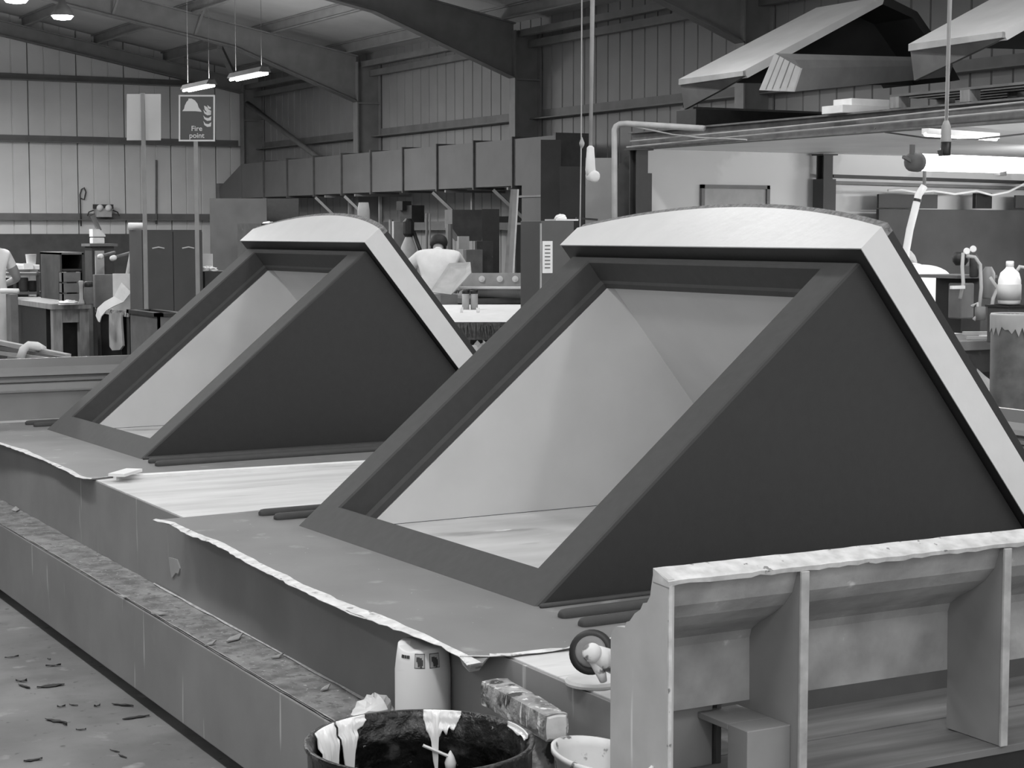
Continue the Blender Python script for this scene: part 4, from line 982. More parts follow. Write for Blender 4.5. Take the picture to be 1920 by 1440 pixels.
# --- dark screens right of the duct
def leaning(x0, y0, x1, d, z0, m, name, label, cat, th=0.04):
    a, b = pt(x0, y0, d=d), pt(x1, y0, d=d)
    e = (b - a); e.z = 0; t_ = Vector((e.y, -e.x, 0)).normalized() * -th
    vs = [Vector((q.x, q.y, z)) for z in (z0, a.z) for q in (a, b, b + t_, a + t_)]
    return tag(MB().add(vs, [(0, 3, 2, 1), (4, 5, 6, 7), (0, 1, 5, 4), (1, 2, 6, 5), (2, 3, 7, 6), (3, 0, 4, 7)]).build(name, m), label, cat)
leaning(1014, 262, 1052, 25.5, 0, mat('dark_screen', 0.06, 0.7, 0.2, 3), 'dark_screen', 'tall dark screen standing at the near end of the duct', 'screen')
leaning(1050, 312, 1096, 24.8, 0, mat('dark_screen2', 0.05, 0.7, 0.2, 3), 'dark_screen', 'lower dark screen between the duct end and the conduit pipe', 'screen')
leaning(1098, 296, 1152, 23.0, 0, mat('pale_screen', 0.30, 0.7, 0.1, 3), 'pale_screen', 'pale panel behind the white socket, left of the conduit pipe', 'screen')
leaning(393, 372, 500, 31.0, 0, mat('dark_booth', 0.05, 0.7, 0.2, 3), 'booth_panel', 'dark spray booth panel under the far end of the duct', 'panel')
leaning(500, 372, 560, 31.6, 0, M_BLACK, 'booth_panel', 'black booth opening under the duct behind the far dormer', 'panel')

# ================================================================== SIGNS ON POLES
def pole_sign(px0, px1, y0, y1, ppx, d, label, fire):
    a, b = pt(px0, y0, d=d), pt(px1, y1, d=d)
    c = pt(ppx, y1, d=d + 0.03)
    t = thing('pole_sign', label, 'sign', (c.x, c.y, 0))
    off = 0.0 if fire else 0.03
    z0, z1 = b.z, a.z; r = RGT * 1.0
    def quad(u0, u1, v0, v1, dep, th, m, name, par):
        w = (pt(px1, y0, d=d) - pt(px0, y0, d=d))
        base = pt(px0, y1, d=d) + FWD * dep
        up = pt(px0, y0, d=d) - pt(px0, y1, d=d)
        q = [base + w * u + up * v for u, v in ((u0, v0), (u1, v0), (u1, v1), (u0, v1))]
        return MB().add(q + [p_ + FWD * th for p_ in q], [(0, 1, 2, 3), (7, 6, 5, 4), (0, 4, 5, 1), (1, 5, 6, 2), (2, 6, 7, 3), (3, 7, 4, 0)]).build(name, m, par)
    f = Vector((FWD.x, FWD.y, 0)).normalized()
    if fire:
        bd = quad(0, 1, 0, 1, 0, 0.006, M_SIGNW, 'sign_plate', t)
        quad(0.045, 0.955, 0.035, 0.965, -0.001, 0.001, M_SIGN, 'red_panel', bd)
        # helmet and flames (u across, v up)
        w = (pt(px1, y0, d=d) - pt(px0, y0, d=d)); base = pt(px0, y1, d=d) - FWD * 0.003; up = pt(px0, y0, d=d) - pt(px0, y1, d=d)
        def flat(poly, name):
            q = [base + w * u + up * v for u, v in poly]; n = len(q)
            MB().add(q + [p_ + FWD * 0.0015 for p_ in q], [tuple(range(n)), tuple(range(2 * n - 1, n - 1, -1))] + [(i, n + i, n + (i + 1) % n, (i + 1) % n) for i in range(n)]).build(name, M_SIGNW, bd)
        flat([(0.10, 0.65), (0.15, 0.70), (0.17, 0.77), (0.22, 0.85), (0.27, 0.89), (0.27, 0.92), (0.36, 0.92), (0.45, 0.88), (0.52, 0.81), (0.55, 0.73), (0.60, 0.68), (0.64, 0.635), (0.45, 0.65)], 'helmet')
        for oy, s_ in ((0.0, 1.0), (0.13, 0.9), (0.25, 0.95)):
            x_, y_ = 0.62, 0.32 + oy
            flat([(x_ + 0.06, y_ + 0.12 * s_), (x_ + 0.12, y_ + 0.06), (x_ + 0.2, y_ + 0.05), (x_ + 0.28, y_ + 0.09), (x_ + 0.27, y_), (x_ + 0.17, y_ - 0.01), (x_ + 0.09, y_ + 0.03)], 'flame')
        flat([(0.70, 0.77), (0.72, 0.68), (0.79, 0.62), (0.88, 0.60), (0.89, 0.66), (0.82, 0.69), (0.78, 0.74)], 'flame')
        flat([(0.79, 0.78), (0.81, 0.71), (0.88, 0.69), (0.89, 0.74), (0.86, 0.74)], 'flame')
        for txt, v in (('Fire', 0.225), ('point', 0.075)):
            cu = bpy.data.curves.new('lettering', 'FONT'); cu.body = txt; cu.align_x = 'CENTER'; cu.size = up.length * 0.155; cu.offset = up.length * 0.002; cu.resolution_u = 4; cu.extrude = 0.0006
            tmp = bpy.data.objects.new('lettering', cu); COL.objects.link(tmp)
            me = bpy.data.meshes.new_from_object(tmp.evaluated_get(bpy.context.evaluated_depsgraph_get())); bpy.data.objects.remove(tmp)
            o = bpy.data.objects.new('lettering', me); COL.objects.link(o); me.materials.clear(); me.materials.append(M_SIGNW)
            p_ = base + w * 0.5 + up * v - FWD * 0.001 - Vector(t.location)
            xr = w.normalized(); yr = up.normalized(); zr_ = xr.cross(yr)
            me.transform(Matrix(((xr.x, yr.x, zr_.x, p_.x), (xr.y, yr.y, zr_.y, p_.y), (xr.z, yr.z, zr_.z, p_.z), (0, 0, 0, 1))))
            o.parent = bd
        pz = z0 + 0.05; pc_ = pt(ppx, y1, d=d + 0.03)
    else:
        quad(0, 1, 0, 1, 0.035, 0.005, M_SIGNW, 'sign_back', t)
        pz = z1; pc_ = pt(ppx, y1, d=d)
    hw = 0.021
    MB().bar((pc_.x, pc_.y, 0), (pc_.x, pc_.y, pz), 0.044, 0.03, up=RGT).build('pole', mat('pale_pole', 0.34, 0.7, 0.1, 8), t)
    return t
pole_sign(236, 300, 175, 262, 269, 16.0, 'white backed sign on a tall pole left of the fire point sign', False)
pole_sign(335, 403, 178, 265, 367, 15.5, 'fire point sign with helmet and flames on a tall pole', True)

# ================================================================== LEFT-HAND WORK AREA
def cbox(name, label, cat, x0, xm, x1, d, yt, yb=None, z0=None, m=M_DARK, bev=0.004):
    return tag(BOX(name, corner_box(x0, xm, x1, d, yt, yb, z0), m, None, bev), label, cat)
ZB1 = 0.93
def workbench(label, x0, x1, y0, y1, z, m_top=M_WOOD, m_leg=M_WOOD, shade_under=True):
    t = thing('workbench', label, 'workbench', ((x0 + x1) / 2, (y0 + y1) / 2, 0))
    BOX('top', (x0, x1, y0, y1, z - 0.06, z), m_top, t, 0.004)
    for xx in (x0 + 0.02, x1 - 0.12):
        for yy in (y0 + 0.02, y1 - 0.12): BOX('leg', (xx, xx + 0.1, yy, yy + 0.1, 0, z - 0.06), m_leg, t)
    BOX('rail', (x0 + 0.12, x1 - 0.12, y0 + 0.03, y0 + 0.07, z - 0.2, z - 0.06), m_leg, t)
    if shade_under:  # black sheets added to stand for the shade under the bench
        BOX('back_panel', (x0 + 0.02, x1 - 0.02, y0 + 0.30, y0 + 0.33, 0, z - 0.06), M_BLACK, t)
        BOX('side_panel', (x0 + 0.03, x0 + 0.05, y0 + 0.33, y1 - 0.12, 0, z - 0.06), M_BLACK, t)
    return t
c = pt(60, 566, d=19.6); zt1 = pt(90, 566, d=19.4).z
b1 = corner_box(28, 96, 168, 19.0, 570, z0=0)
workbench('rough wooden workbench with dark space beneath, left background', b1[0], b1[1], b1[2], b1[3] + 0.9, b1[5])
ZL = b1[5] + 0.001
yb0 = b1[2]
def onbench(name, label, cat, x0, xm, x1, d, yt, m, bev=0.004):
    return cbox(name, label, cat, x0, xm, x1, d, yt, z0=ZL, m=m, bev=bev)
cab = corner_box(74, 112, 156, 20.0, 474, z0=ZL)
ct = thing('open_cabinet', 'dark open-fronted cabinet standing on the left workbench', 'cabinet', mid(cab))
BOX('side', (cab[0], cab[0] + 0.02, cab[2], cab[3], cab[4], cab[5]), M_DARK, ct)
BOX('side', (cab[1] - 0.02, cab[1], cab[2], cab[3], cab[4], cab[5]), M_DARK, ct)
BOX('top', (cab[0], cab[1], cab[2], cab[3], cab[5] - 0.02, cab[5] + 0.004), M_MID, ct)
BOX('back', (cab[0], cab[1], cab[3] - 0.02, cab[3], cab[4], cab[5]), M_BLACK, ct)
BOX('shelf', (cab[0] + 0.02, cab[1] - 0.02, cab[2] + 0.02, cab[3] - 0.02, pt(112, 508, d=20.0).z, pt(112, 508, d=20).z + 0.02), M_DARK, ct)
def crate(label, bx, m=M_MID):
    t = thing('wooden_crate', label, 'crate', mid(bx))
    h = (bx[5] - bx[4]) / 3
    for i in range(3):
        z = bx[4] + i * h
        BOX('slat', (bx[0], bx[1], bx[2], bx[2] + 0.015, z + 0.008, z + h - 0.008), m, t)
        BOX('slat', (bx[0], bx[0] + 0.015, bx[2], bx[3], z + 0.008, z + h - 0.008), m, t)
        BOX('slat', (bx[1] - 0.015, bx[1], bx[2], bx[3], z + 0.008, z + h - 0.008), m, t)
    for xx in (bx[0] + 0.016, bx[1] - 0.05): BOX('corner_post', (xx, xx + 0.035, bx[2] + 0.016, bx[2] + 0.05, bx[4], bx[5]), M_WOOD, t)
    BOX('back', (bx[0], bx[1], bx[3] - 0.015, bx[3], bx[4], bx[5]), M_DARK, t)
    return t
crate('slatted wooden crate in front of the open cabinet', corner_box(108, 116, 152, 18.95, 510, z0=ZL))
cbox('carton', 'grey cardboard carton right of the slatted crate', 'carton', 172, 178, 212, 19.3, 515, z0=ZL - 0.051, m=M_MID)
def lathe_thing(name, label, cat, px, ybase_z, d, prof, m, n=20, parts=None):
    p = pt(px, 434, d=d); p.z = ybase_z
    if not parts: return tag(MB().lathe(prof, p, n).build(name, m, None, smooth=True), label, cat)
    t = thing(name, label, cat, tuple(p)); MB().lathe(prof, p, n).build('body', m, t, smooth=True)
    for nm, pr_, mm in parts: MB().lathe(pr_, p, n).build(nm, mm, t, smooth=True)
    return t
lathe_thing('dark_bottle', 'dark glass bottle with black cap beside the crate', 'bottle', 164, ZL - 0.0, 18.75, [(0.045, 0), (0.048, 0.01), (0.048, 0.17), (0.03, 0.2)], M_MID, 16, [('cap', [(0.04, 0.18), (0.045, 0.19), (0.045, 0.235), (0.03, 0.24)], M_BLACK)])
lathe_thing('white_post', 'slim white spindle standing on the left workbench', 'spindle', 150, ZL, 18.7, [(0.03, 0), (0.035, 0.02), (0.02, 0.06), (0.02, 0.19), (0.028, 0.24), (0.02, 0.25)], M_LIGHT, 12)
crumple('white_rag', tuple(Vector((pt(127, 434, d=18.8).x, pt(127, 434, d=18.8).y, ZL))), 0.12, 'white rag lying on the front edge of the left workbench', 'rag', M_PAPER, 0.35, 11)
# machine with white container behind
mc = corner_box(158, 172, 214, 21.0, 462, z0=0)
mt = thing('mixing_machine', 'dark mixing machine with white container on top, behind the crates', 'machine', mid(mc))
BOX('body', mc, M_DARK, mt, 0.01)
MB().box(mc[0] + 0.03, mc[0] + 0.13, mc[2] - 0.05, mc[2], 1.0, mc[5] - 0.05).build('control_column', M_LIGHT, mt)
BOX('top_plate', (mc[0] - 0.03, mc[1] + 0.03, mc[2] - 0.03, mc[3] + 0.03, mc[5], mc[5] + 0.03), M_MID, mt)
wc = (mc[0] + 0.02, mc[0] + 0.16, mc[2] + 0.02, mc[2] + 0.16, mc[5] + 0.03, mc[5] + 0.10)
BOX('white_container', wc, M_PAPER, mt, 0.01)
MB().prism([(wc[0], wc[5] + 0.012), (wc[0], wc[5] + 0.10), (wc[0] + 0.08, wc[5] + 0.10), (wc[1] + 0.01, wc[5] + 0.03), (wc[1] + 0.01, wc[5] + 0.012)], lambda a, b, q: (a, q, b), wc[2], wc[3]).build('white_hopper', M_PAPER, mt)
MB().tube([(wc[0] + 0.1, wc[2] + 0.07, wc[5] + 0.08), (wc[0] + 0.03, wc[2] + 0.1, wc[5] + 0.26)], 0.03, 8).build('spout', M_MID, mt)
for i, (xa, ya, xb, yb, d) in enumerate(((188, 481, 214, 474, 20.3), (212, 484, 250, 473, 19.9))):
    A, B_ = pt(xa, ya, d=d), pt(xb, yb, d=d + 0.6)
    ar = MB().tube([A, B_], 0.022, 8).build('roller_arm', M_MID, mt, smooth=True)
    MB().tube([A + (A - B_).normalized() * 0.03, A + (B_ - A).normalized() * 0.04], 0.03, 10).build('white_end', M_PAPER, ar, smooth=True)
wsh = leaning(211, 513, 253, 18.6, ZL - 0.05, M_PAPER, 'white_board', 'upright white board standing on the bench left of the dark cupboard', 'board', 0.02)
rg = [[pt(x, y, d=18.56) for x, y in ((228, 530), (214, 556), (196, 566), (183, 578), (180, 592), (184, 602))], [pt(x, y, d=18.52) for x, y in ((246, 548), (232, 566), (214, 574), (200, 582), (190, 594), (187, 604))]]
tag(MB().ribbon(rg[0], rg[1]).build('draped_rag', M_PAPER, None, solid=0.01), 'white cloth draped from the upright white board over the bench edge', 'cloth')
tag(MB().tube([pt(247, 470, d=18.9), Vector((*pt(226, 520, d=18.66).xy, ZL - 0.03))], 0.02, 8).build('broom_stick', M_LIGHT), 'pale broom stick leaning behind the upright white board', 'stick')
b2 = corner_box(175, 240, 270, 18.4, 588, z0=0)
workbench('paint-stained bench under the upright white board', b2[0], b2[1] + 0.2, b2[2], b2[3], ZL - 0.052, M_CRUST, M_DARK)
# hanging pale cloth strip
pc_ = [(206, 588), (228, 586)], [(206, 620), (230, 620)], [(207, 650), (232, 648)], [(212, 657), (226, 656)]
L_ = [pt(*a_, X=b2[0] - 0.012) for a_, b_ in pc_]; R_ = [pt(*b_, X=b2[0] - 0.012) for a_, b_ in pc_]
tag(MB().ribbon(L_, R_).build('hanging_cloth', M_LIGHT, None, solid=0.02), 'pale cloth strip hanging down from the paint-stained bench', 'cloth')
# skip with black rim
sk = corner_box(240, 296, 340, 14.4, 594, z0=0)
skp = thing('metal_skip', 'open metal skip with black rim beside the far dormer', 'skip', mid(sk))
for nm, q in (('front', (sk[0], sk[1], sk[2], sk[2] + 0.02)), ('side', (sk[0], sk[0] + 0.02, sk[2], sk[3])), ('side', (sk[1] - 0.02, sk[1], sk[2], sk[3])), ('back', (sk[0], sk[1], sk[3] - 0.02, sk[3]))):
    BOX(nm, q + (0.02, sk[5]), M_MID, skp)
    BOX('rim', (q[0] - 0.02, q[1] + 0.02, q[2] - 0.02, q[3] + 0.02, sk[5], sk[5] + 0.03), M_BLACK, skp)
BOX('bottom', (sk[0], sk[1], sk[2], sk[3], 0.0, 0.02), M_DARK, skp)
# tall dark cupboard
cu_ = corner_box(262, 267, 380, 17.6, 431, z0=0)
cp_ = thing('dark_cupboard', 'tall dark two-door cupboard behind the sign poles', 'cupboard', mid(cu_))
M_CUP = mat('dark_cupboard', 0.062, 0.55, 0.12, 4, spot=(4, 0.62, 0.10, 0.15))
BOX('body', (cu_[0], cu_[1], cu_[2] + 0.025, cu_[3] + 0.35, 0, cu_[5]), M_CUP, cp_)
xm_ = (cu_[0] + cu_[1]) / 2
for i, (xa, xb) in enumerate(((cu_[0] + 0.005, xm_ - 0.003), (xm_ + 0.003, cu_[1] - 0.005))):
    dd_ = BOX('door', (xa, xb, cu_[2], cu_[2] + 0.024, 0.05, cu_[5] - 0.02), M_CUP, cp_)
    hz_ = pt(320, 466, d=17.6).z
    xh = (xa + xb) / 2
    MB().tube([(xh - 0.06, cu_[2] - 0.004, hz_), (xh, cu_[2] - 0.016, hz_ + 0.012), (xh + 0.06, cu_[2] - 0.004, hz_)], 0.008, 6).build('handle', M_LIGHT, dd_)
A, B_ = pt(241, 424, d=17.9), pt(268, 424, d=17.9); A.z = B_.z = cu_[5] + 0.037
tag(MB().tube([A, B_], 0.035, 14).build('white_roll', M_PAPER, None, smooth=True), 'white paper roll resting on the corner of the dark cupboard', 'roll')
crumple('paper_heap', (pt(392, 506, d=18.2).x, pt(392, 506, d=18.2).y, pt(384, 509, d=18.0).z), 0.09, 'heap of white paper on the cabinet right of the dark cupboard', 'paper', M_PAPER, 0.5, 21)
tag(leaning(379, 476, 398, 18.35, pt(384, 509, d=18.0).z, M_PAPER, 'paper_pad', 'x', 'paper', 0.03), 'upright white pad behind the white paper heap', 'paper')
gq = corner_box(376, 384, 440, 18.0, 509, z0=0); tag(BOX('grey_cabinet', (gq[0], gq[1], gq[2], gq[3] + 0.6, 0, gq[5]), M_DARK), 'low dark cabinet carrying white papers right of the dark cupboard', 'cabinet')
# far left: white-topped bench, bucket, boxes
wb = corner_box(-90, 10, 73, 22.5, 497, z0=0)
wbt = workbench('white-topped bench at the far left edge of the photo', wb[0], wb[1], wb[2], wb[3] + 0.3, wb[5], M_PAPER, M_LIGHT)
pbk = pt(57, 434, d=22.55)
lathe_thing('white_bucket', 'white bucket on the white-topped bench', 'bucket', 57, wb[5] + 0.001, 22.7, [(0.055, 0), (0.068, 0.13), (0.07, 0.13), (0.066, 0.13), (0.05, 0.01)], M_PAPER, 20)
BOX('white_apron', (lambda c: (c[0], c[1], wb[2] - 0.03, wb[2] - 0.005, c[4], wb[5] + 0.02))(corner_box(52, 56, 73, 22.3, 491, 506)), M_PAPER, wbt)
cbox('black_box', 'black box under the white-topped bench', 'box', -40, -20, 27, 21.5, 521, z0=0, m=M_BLACK)
cbox('grey_plan_chest', 'grey plan chest at the left edge below the white tube', 'chest', 8, 20, 31, 18.6, 552, z0=0, m=M_MID)
zz = corner_box(8, 20, 31, 18.6, 552, z0=0)[5]
A, B_ = pt(2, 541, d=18.75), pt(34, 541, d=18.7); A.z = B_.z = zz + 0.03
tag(MB().tube([A, B_], 0.028, 10).build('white_tube', M_PAPER, None, smooth=True), 'white tube lying on the grey plan chest', 'tube')
A, B_ = pt(-20, 549, d=21.2), pt(76, 549, d=21.2)
rk = thing('metal_rack', 'cluttered metal rack between the plan chest and the open cabinet', 'rack', (A.x, A.y, 0))
for zf in (A.z, A.z + 0.22):
    MB().bar((A.x, A.y, zf), (B_.x, B_.y, zf), 0.3, 0.03).build('shelf', M_MID, rk)
for f in (0.05, 0.5, 0.95):
    q = A.lerp(B_, f); MB().bar((q.x, q.y, 0), (q.x, q.y, A.z + 0.25), 0.03).build('upright', M_STEEL2, rk)
lathe_thing('round_tin', 'dull round tin on the metal rack', 'tin', 42, A.z + 0.016, 21.2, [(0.05, 0), (0.055, 0.01), (0.055, 0.15), (0.05, 0.16)], M_MID, 16)
lathe_thing('round_tin', 'dark round tin near the right end of the metal rack', 'tin', 60, A.z + 0.016, 21.2, [(0.05, 0), (0.055, 0.01), (0.055, 0.12), (0.05, 0.125)], M_DARK, 16)
# bundle of channel sections wrapped with a strap, front left
def bar_thing(name, label, cat, A, B_, w, h, m): return tag(MB().bar(A, B_, w, h).build(name, m), label, cat)
ch = thing('channel_bundle', 'aluminium channel sections strapped together at the left edge', 'channel', tuple(pt(60, 672, d=12.6)))
for i, (y0, y1, w, m) in enumerate(((640, 668, 0.05, M_LIGHT), (650, 674, 0.05, M_MID), (660, 680, 0.05, M_LIGHT))):
    MB().bar(pt(-30, y0 - 4, d=12.9 + i * 0.05), pt(128, y1, d=12.4 - 0.1 * i), 0.05, 0.03).build('channel', m, ch)
A = pt(58, 650, d=12.62); ring_ = [A + Vector((cos(q) * 0.075, sin(q) * 0.05, sin(q) * 0.055)) for q in [i * 2 * pi / 14 for i in range(15)]]
MB().tube([pt(38, 672, d=12.5), pt(44, 655, d=12.5), pt(55, 647, d=12.5), pt(70, 649, d=12.5), pt(80, 655, d=12.6)], 0.03, 8).build('strap', M_PAPER, ch, smooth=True)
tr = thing('low_trestle', 'low trestle under the strapped channel sections', 'trestle', (pt(60, 690, d=12.7).x, pt(60, 690, d=12.7).y, 0))
for px in (0, 95):
    q = pt(px, 700, d=12.75); zq_ = pt(px, 684, d=12.75).z
    BOX('beam', (q.x - 0.2, q.x + 0.2, q.y - 0.03, q.y + 0.03, zq_ - 0.09, zq_ - 0.01), M_WOOD, tr)
    for s_ in (-0.17, 0.13): BOX('leg', (q.x + s_, q.x + s_ + 0.04, q.y - 0.02, q.y + 0.02, 0, zq_ - 0.09), M_WOOD, tr)
# on the gable wall: twin emergency light on the rail and a loop of cable
q = pt(195, 396, Y=YG - 0.25)
em = thing('emergency_light', 'twin-headed emergency light on the gable wall rail', 'lamp', tuple(q))
MB().box(q.x - 0.16, q.x + 0.16, YG - 0.26, YG - 0.16, q.z - 0.12, q.z + 0.06).build('housing', M_LIGHT, em)
MB().box(q.x - 0.2, q.x + 0.2, YG - 0.25, YG - 0.14, q.z + 0.05, q.z + 0.14).build('hood', M_DARK, em)
for s_ in (-0.09, 0.09): MB().lathe([(0.03, 0), (0.07, 0.03), (0.068, 0.06), (0.01, 0.07)], (q.x + s_, YG - 0.24, q.z + 0.08), 14, (0, -1, -0.3)).build('lamp_head', M_PAPER, em, smooth=True)
for s_ in (-1, 1): MB().tube([(q.x + s_ * 0.2, YG - 0.2, q.z + 0.02), (q.x + s_ * 0.3, YG - 0.2, q.z - 0.02), (q.x + s_ * 0.33, YG - 0.2, q.z - 0.1)], 0.015, 6).build('cable', M_DARK, em)
lp = [pt(151, 400, Y=YG - 0.05), pt(150, 365, Y=YG - 0.05), pt(153, 355, Y=YG - 0.05), pt(158, 352, Y=YG - 0.05), pt(161, 360, Y=YG - 0.05), pt(158, 374, Y=YG - 0.05), pt(152, 372, Y=YG - 0.05)]
tag(MB().tube([pt(152, 424, Y=YG - 0.05)] + lp, 0.014, 6).build('cable_loop', M_DARK, None, smooth=True), 'loop of dark cable hung on the gable wall', 'cable')
tag(MB().tube([pt(293, 300, Y=YG - 0.04), pt(293, 420, Y=YG - 0.04)], 0.02, 6).build('wall_conduit', M_MID), 'thin vertical conduit on the gable wall behind the sign poles', 'conduit')

# ================================================================== MIDDLE BACKGROUND
# gas cylinder with regulator, pipes, hood on the side wall
q = pt(766, 434, d=24.0)
gy = thing('gas_cylinder', 'pale gas cylinder with dark regulator standing by the side wall', 'cylinder', (q.x, q.y, 0))
MB().lathe([(0.10, 0), (0.115, 0.02), (0.115, 1.35), (0.10, 1.45), (0.05, 1.56), (0.035, 1.6)], (q.x, q.y, 0), 18).build('bottle', M_LIGHT, gy, smooth=True)
MB().lathe([(0.05, 1.58), (0.075, 1.62), (0.075, 1.78), (0.04, 1.82)], (q.x, q.y, 0), 12).build('regulator', M_BLACK, gy)
MB().tube([(q.x + 0.05, q.y - 0.05, 1.65), (q.x + 0.16, q.y - 0.1, 1.3), (q.x + 0.15, q.y - 0.1, 0.9)], 0.025, 7).build('hose', M_BLACK, gy, smooth=True)
tag(BOX('pillar_drill', corner_box(756, 762, 780, 25.5, 392, z0=1.9), M_BLACK), 'black motor head mounted above the gas cylinder', 'motor') if False else None
dt_ = thing('pillar_drill', 'dark pillar drill behind the gas cylinder', 'drill', (pt(775, 434, d=26).x, pt(775, 434, d=26).y, 0))
p = pt(768, 434, d=26.0)
MB().tube([(p.x, p.y, 0.05), (p.x, p.y, 2.05)], 0.045, 10).build('column', M_STEEL, dt_)
BOX('foot', (p.x - 0.25, p.x + 0.25, p.y - 0.25, p.y + 0.25, 0, 0.06), M_STEEL, dt_)
BOX('head', (p.x - 0.10, p.x + 0.10, p.y - 0.28, p.y + 0.1, 1.78, 2.02), M_BLACK, dt_)
BOX('motor', (p.x - 0.16, p.x - 0.02, p.y - 0.1, p.y + 0.1, 1.95, 2.08), M_BLACK, dt_)
for i, (px, yt, d, r) in enumerate(((733, 412, 27, 0.035), (800, 400, 25.6, 0.02), (806, 400, 25.4, 0.012), (842, 420, 25.2, 0.05))):
    q = pt(px, yt, d=d); tag(MB().tube([(q.x, q.y, 0), q], r, 8).build('wall_pipe', M_STEEL), ['dark vertical pipe left of the pillar drill', 'thicker of two thin pipes right of the gas cylinder', 'thinner of two thin pipes right of the gas cylinder', 'dark stub pipe beside the worker under the duct'][i], 'pipe')
cbox('wall_switchbox', 'pale switch box on the wall behind the gas cylinder', 'box', 735, 738, 760, 26.4, 415, 490, m=M_LIGHT)
hd_ = corner_box(834, 848, 906, 28.4, 393, 428)
ht = thing('extractor_hood', 'grey extractor hood fixed under the duct beside the worker', 'hood', mid(hd_))
BOX('canopy', hd_, M_MID, ht)
zl = pt(848, 452, d=28.4).z
MB().add([(hd_[0], hd_[2], hd_[4]), (hd_[1], hd_[2], hd_[4]), (hd_[1], hd_[3], hd_[4]), (hd_[0], hd_[3], hd_[4]), (hd_[0] + 0.18, hd_[2] + 0.05, zl), (hd_[1], hd_[2] + 0.05, zl), (hd_[1], hd_[3], zl), (hd_[0] + 0.18, hd_[3], zl)], [(0, 3, 2, 1), (4, 5, 6, 7), (0, 1, 5, 4), (1, 2, 6, 5), (2, 3, 7, 6), (3, 0, 4, 7)]).build('skirt', M_MID, ht)
BOX('wall_bracket', (hd_[1] - 0.2, XS - 0.01, hd_[3] - 0.2, hd_[3] - 0.1, hd_[5] - 0.2, hd_[5] - 0.1), M_MID, ht)
tag(leaning(904, 392, 936, 24.2, 0, M_BLACK, 'black_locker', 'x', 'locker', 0.3), 'black locker right of the extractor hood', 'locker')
cbox('white_wall_box', 'white wall box below the extractor hood', 'box', 857, 860, 880, 23.4, 443, 467, m=M_LIGHT)
cbox('grey_machine', 'grey machine standing below the white wall box', 'machine', 868, 874, 905, 23.0, 468, z0=0, m=M_MID)
cbox('dark_machine', 'dark upright machine between hood and leaning boards', 'machine', 890, 894, 925, 23.2, 452, z0=0, m=M_DARK)
q0, q1 = pt(951, 505, d=22.2), pt(966, 356, d=22.9)
for i, (dx, w, m) in enumerate(((0, 0.06, M_MID), (6, 0.055, M_STEEL2), (12, 0.02, M_LIGHT))):
    a, b = pt(950 + dx, 520, d=22.0), pt(962 + dx * 0.8, 356, d=22.8)
    a2 = a - (b - a) * ((a.z) / (b.z - a.z))
    tag(MB().bar(a2, b, w, 0.025, up=FWD).build('leaning_board', m), ['pale board leaning on the duct leg, leftmost of three', 'grey board leaning between two pale ones on the duct leg', 'thin white strip leaning on the duct leg, rightmost of three'][i], 'board')
# bench with the long flanged mould and tray
bx = corner_box(846, 880, 1012, 19.5, 560, z0=0)
workbench('long bench carrying the flanged mould behind the white table', bx[0], bx[1] + 0.1, bx[2], bx[3] + 0.5, bx[5], M_MID, M_DARK)
ZB2 = bx[5] + 0.001
fm = thing('flanged_mould', 'long pale half-round mould with bolted flange on the bench', 'mould', (bx[0] + 0.6, bx[2] + 0.2, ZB2))
A, B_ = pt(884, 545, d=19.75), pt(1010, 548, d=19.75); A.z = B_.z = ZB2 + 0.10
hv = (B_ - A).normalized(); nv = Vector((-hv.y, hv.x, 0))
vs = []; fs = []; K = 10
for e_ in (A, B_):
    for k in range(K + 1):
        a_ = pi + pi * k / K
        vs.append(e_ + nv * cos(a_) * 0.17 + Vector((0, 0, sin(a_) * 0.10)))
for k in range(K): fs.append((k, k + 1, K + 2 + k, K + 1 + k))
MB().add(vs, fs).build('half_round', M_LIGHT, fm, smooth=True, solid=0.015)
zt3 = pt(884, 528, d=19.1).z
for off in (-0.2,):
    a, b = A + nv * off, B_ + nv * off
    MB().bar(Vector((a.x, a.y, ZB2 + 0.115)) - hv * 0.2, Vector((b.x, b.y, ZB2 + 0.115)), 0.16, 0.02).build('flange', M_PAPER, fm)
a, b = A + nv * 0.17, B_ + nv * 0.17
MB().bar(Vector((a.x, a.y, ZB2 + 0.19)) - hv * 0.1, Vector((b.x, b.y, ZB2 + 0.19)), 0.02, 0.15).build('back_flange', M_LIGHT, fm)
for f in (0.15, 0.42, 0.65, 0.92):
    q = a.lerp(b, f); MB().lathe([(0.035, 0), (0.035, 0.012), (0.012, 0.014), (0.012, 0.02)], (q.x - nv.x * 0.012, q.y - nv.y * 0.012, ZB2 + 0.2), 12, tuple(-nv)).build('bolt_boss', M_PAPER, fm)
tray = [(806, 548), (842, 494), (882, 492), (884, 512), (846, 553)]
T3 = [pt(x, y, d=19.2 + (0.4 if y < 500 else 0)) for x, y in tray]
ty = thing('tilted_tray', 'pale tray mould tilted up in front of the worker in white', 'tray', tuple(T3[4]))
n = len(T3); cen = sum(T3, Vector()) / n
inn = [q.lerp(cen, 0.25) + FWD * 0.03 for q in T3]
MB().add(T3 + inn, [(i, (i + 1) % n, n + (i + 1) % n, n + i) for i in range(n)]).build('rim', M_LIGHT, ty, solid=0.012)
MB().add(inn, [tuple(range(n))]).build('pan', M_LIGHT, ty, solid=0.012)
bt = corner_box(806, 826, 858, 19.1, 553, z0=0)
BOX('stand', bt, M_MID, ty)
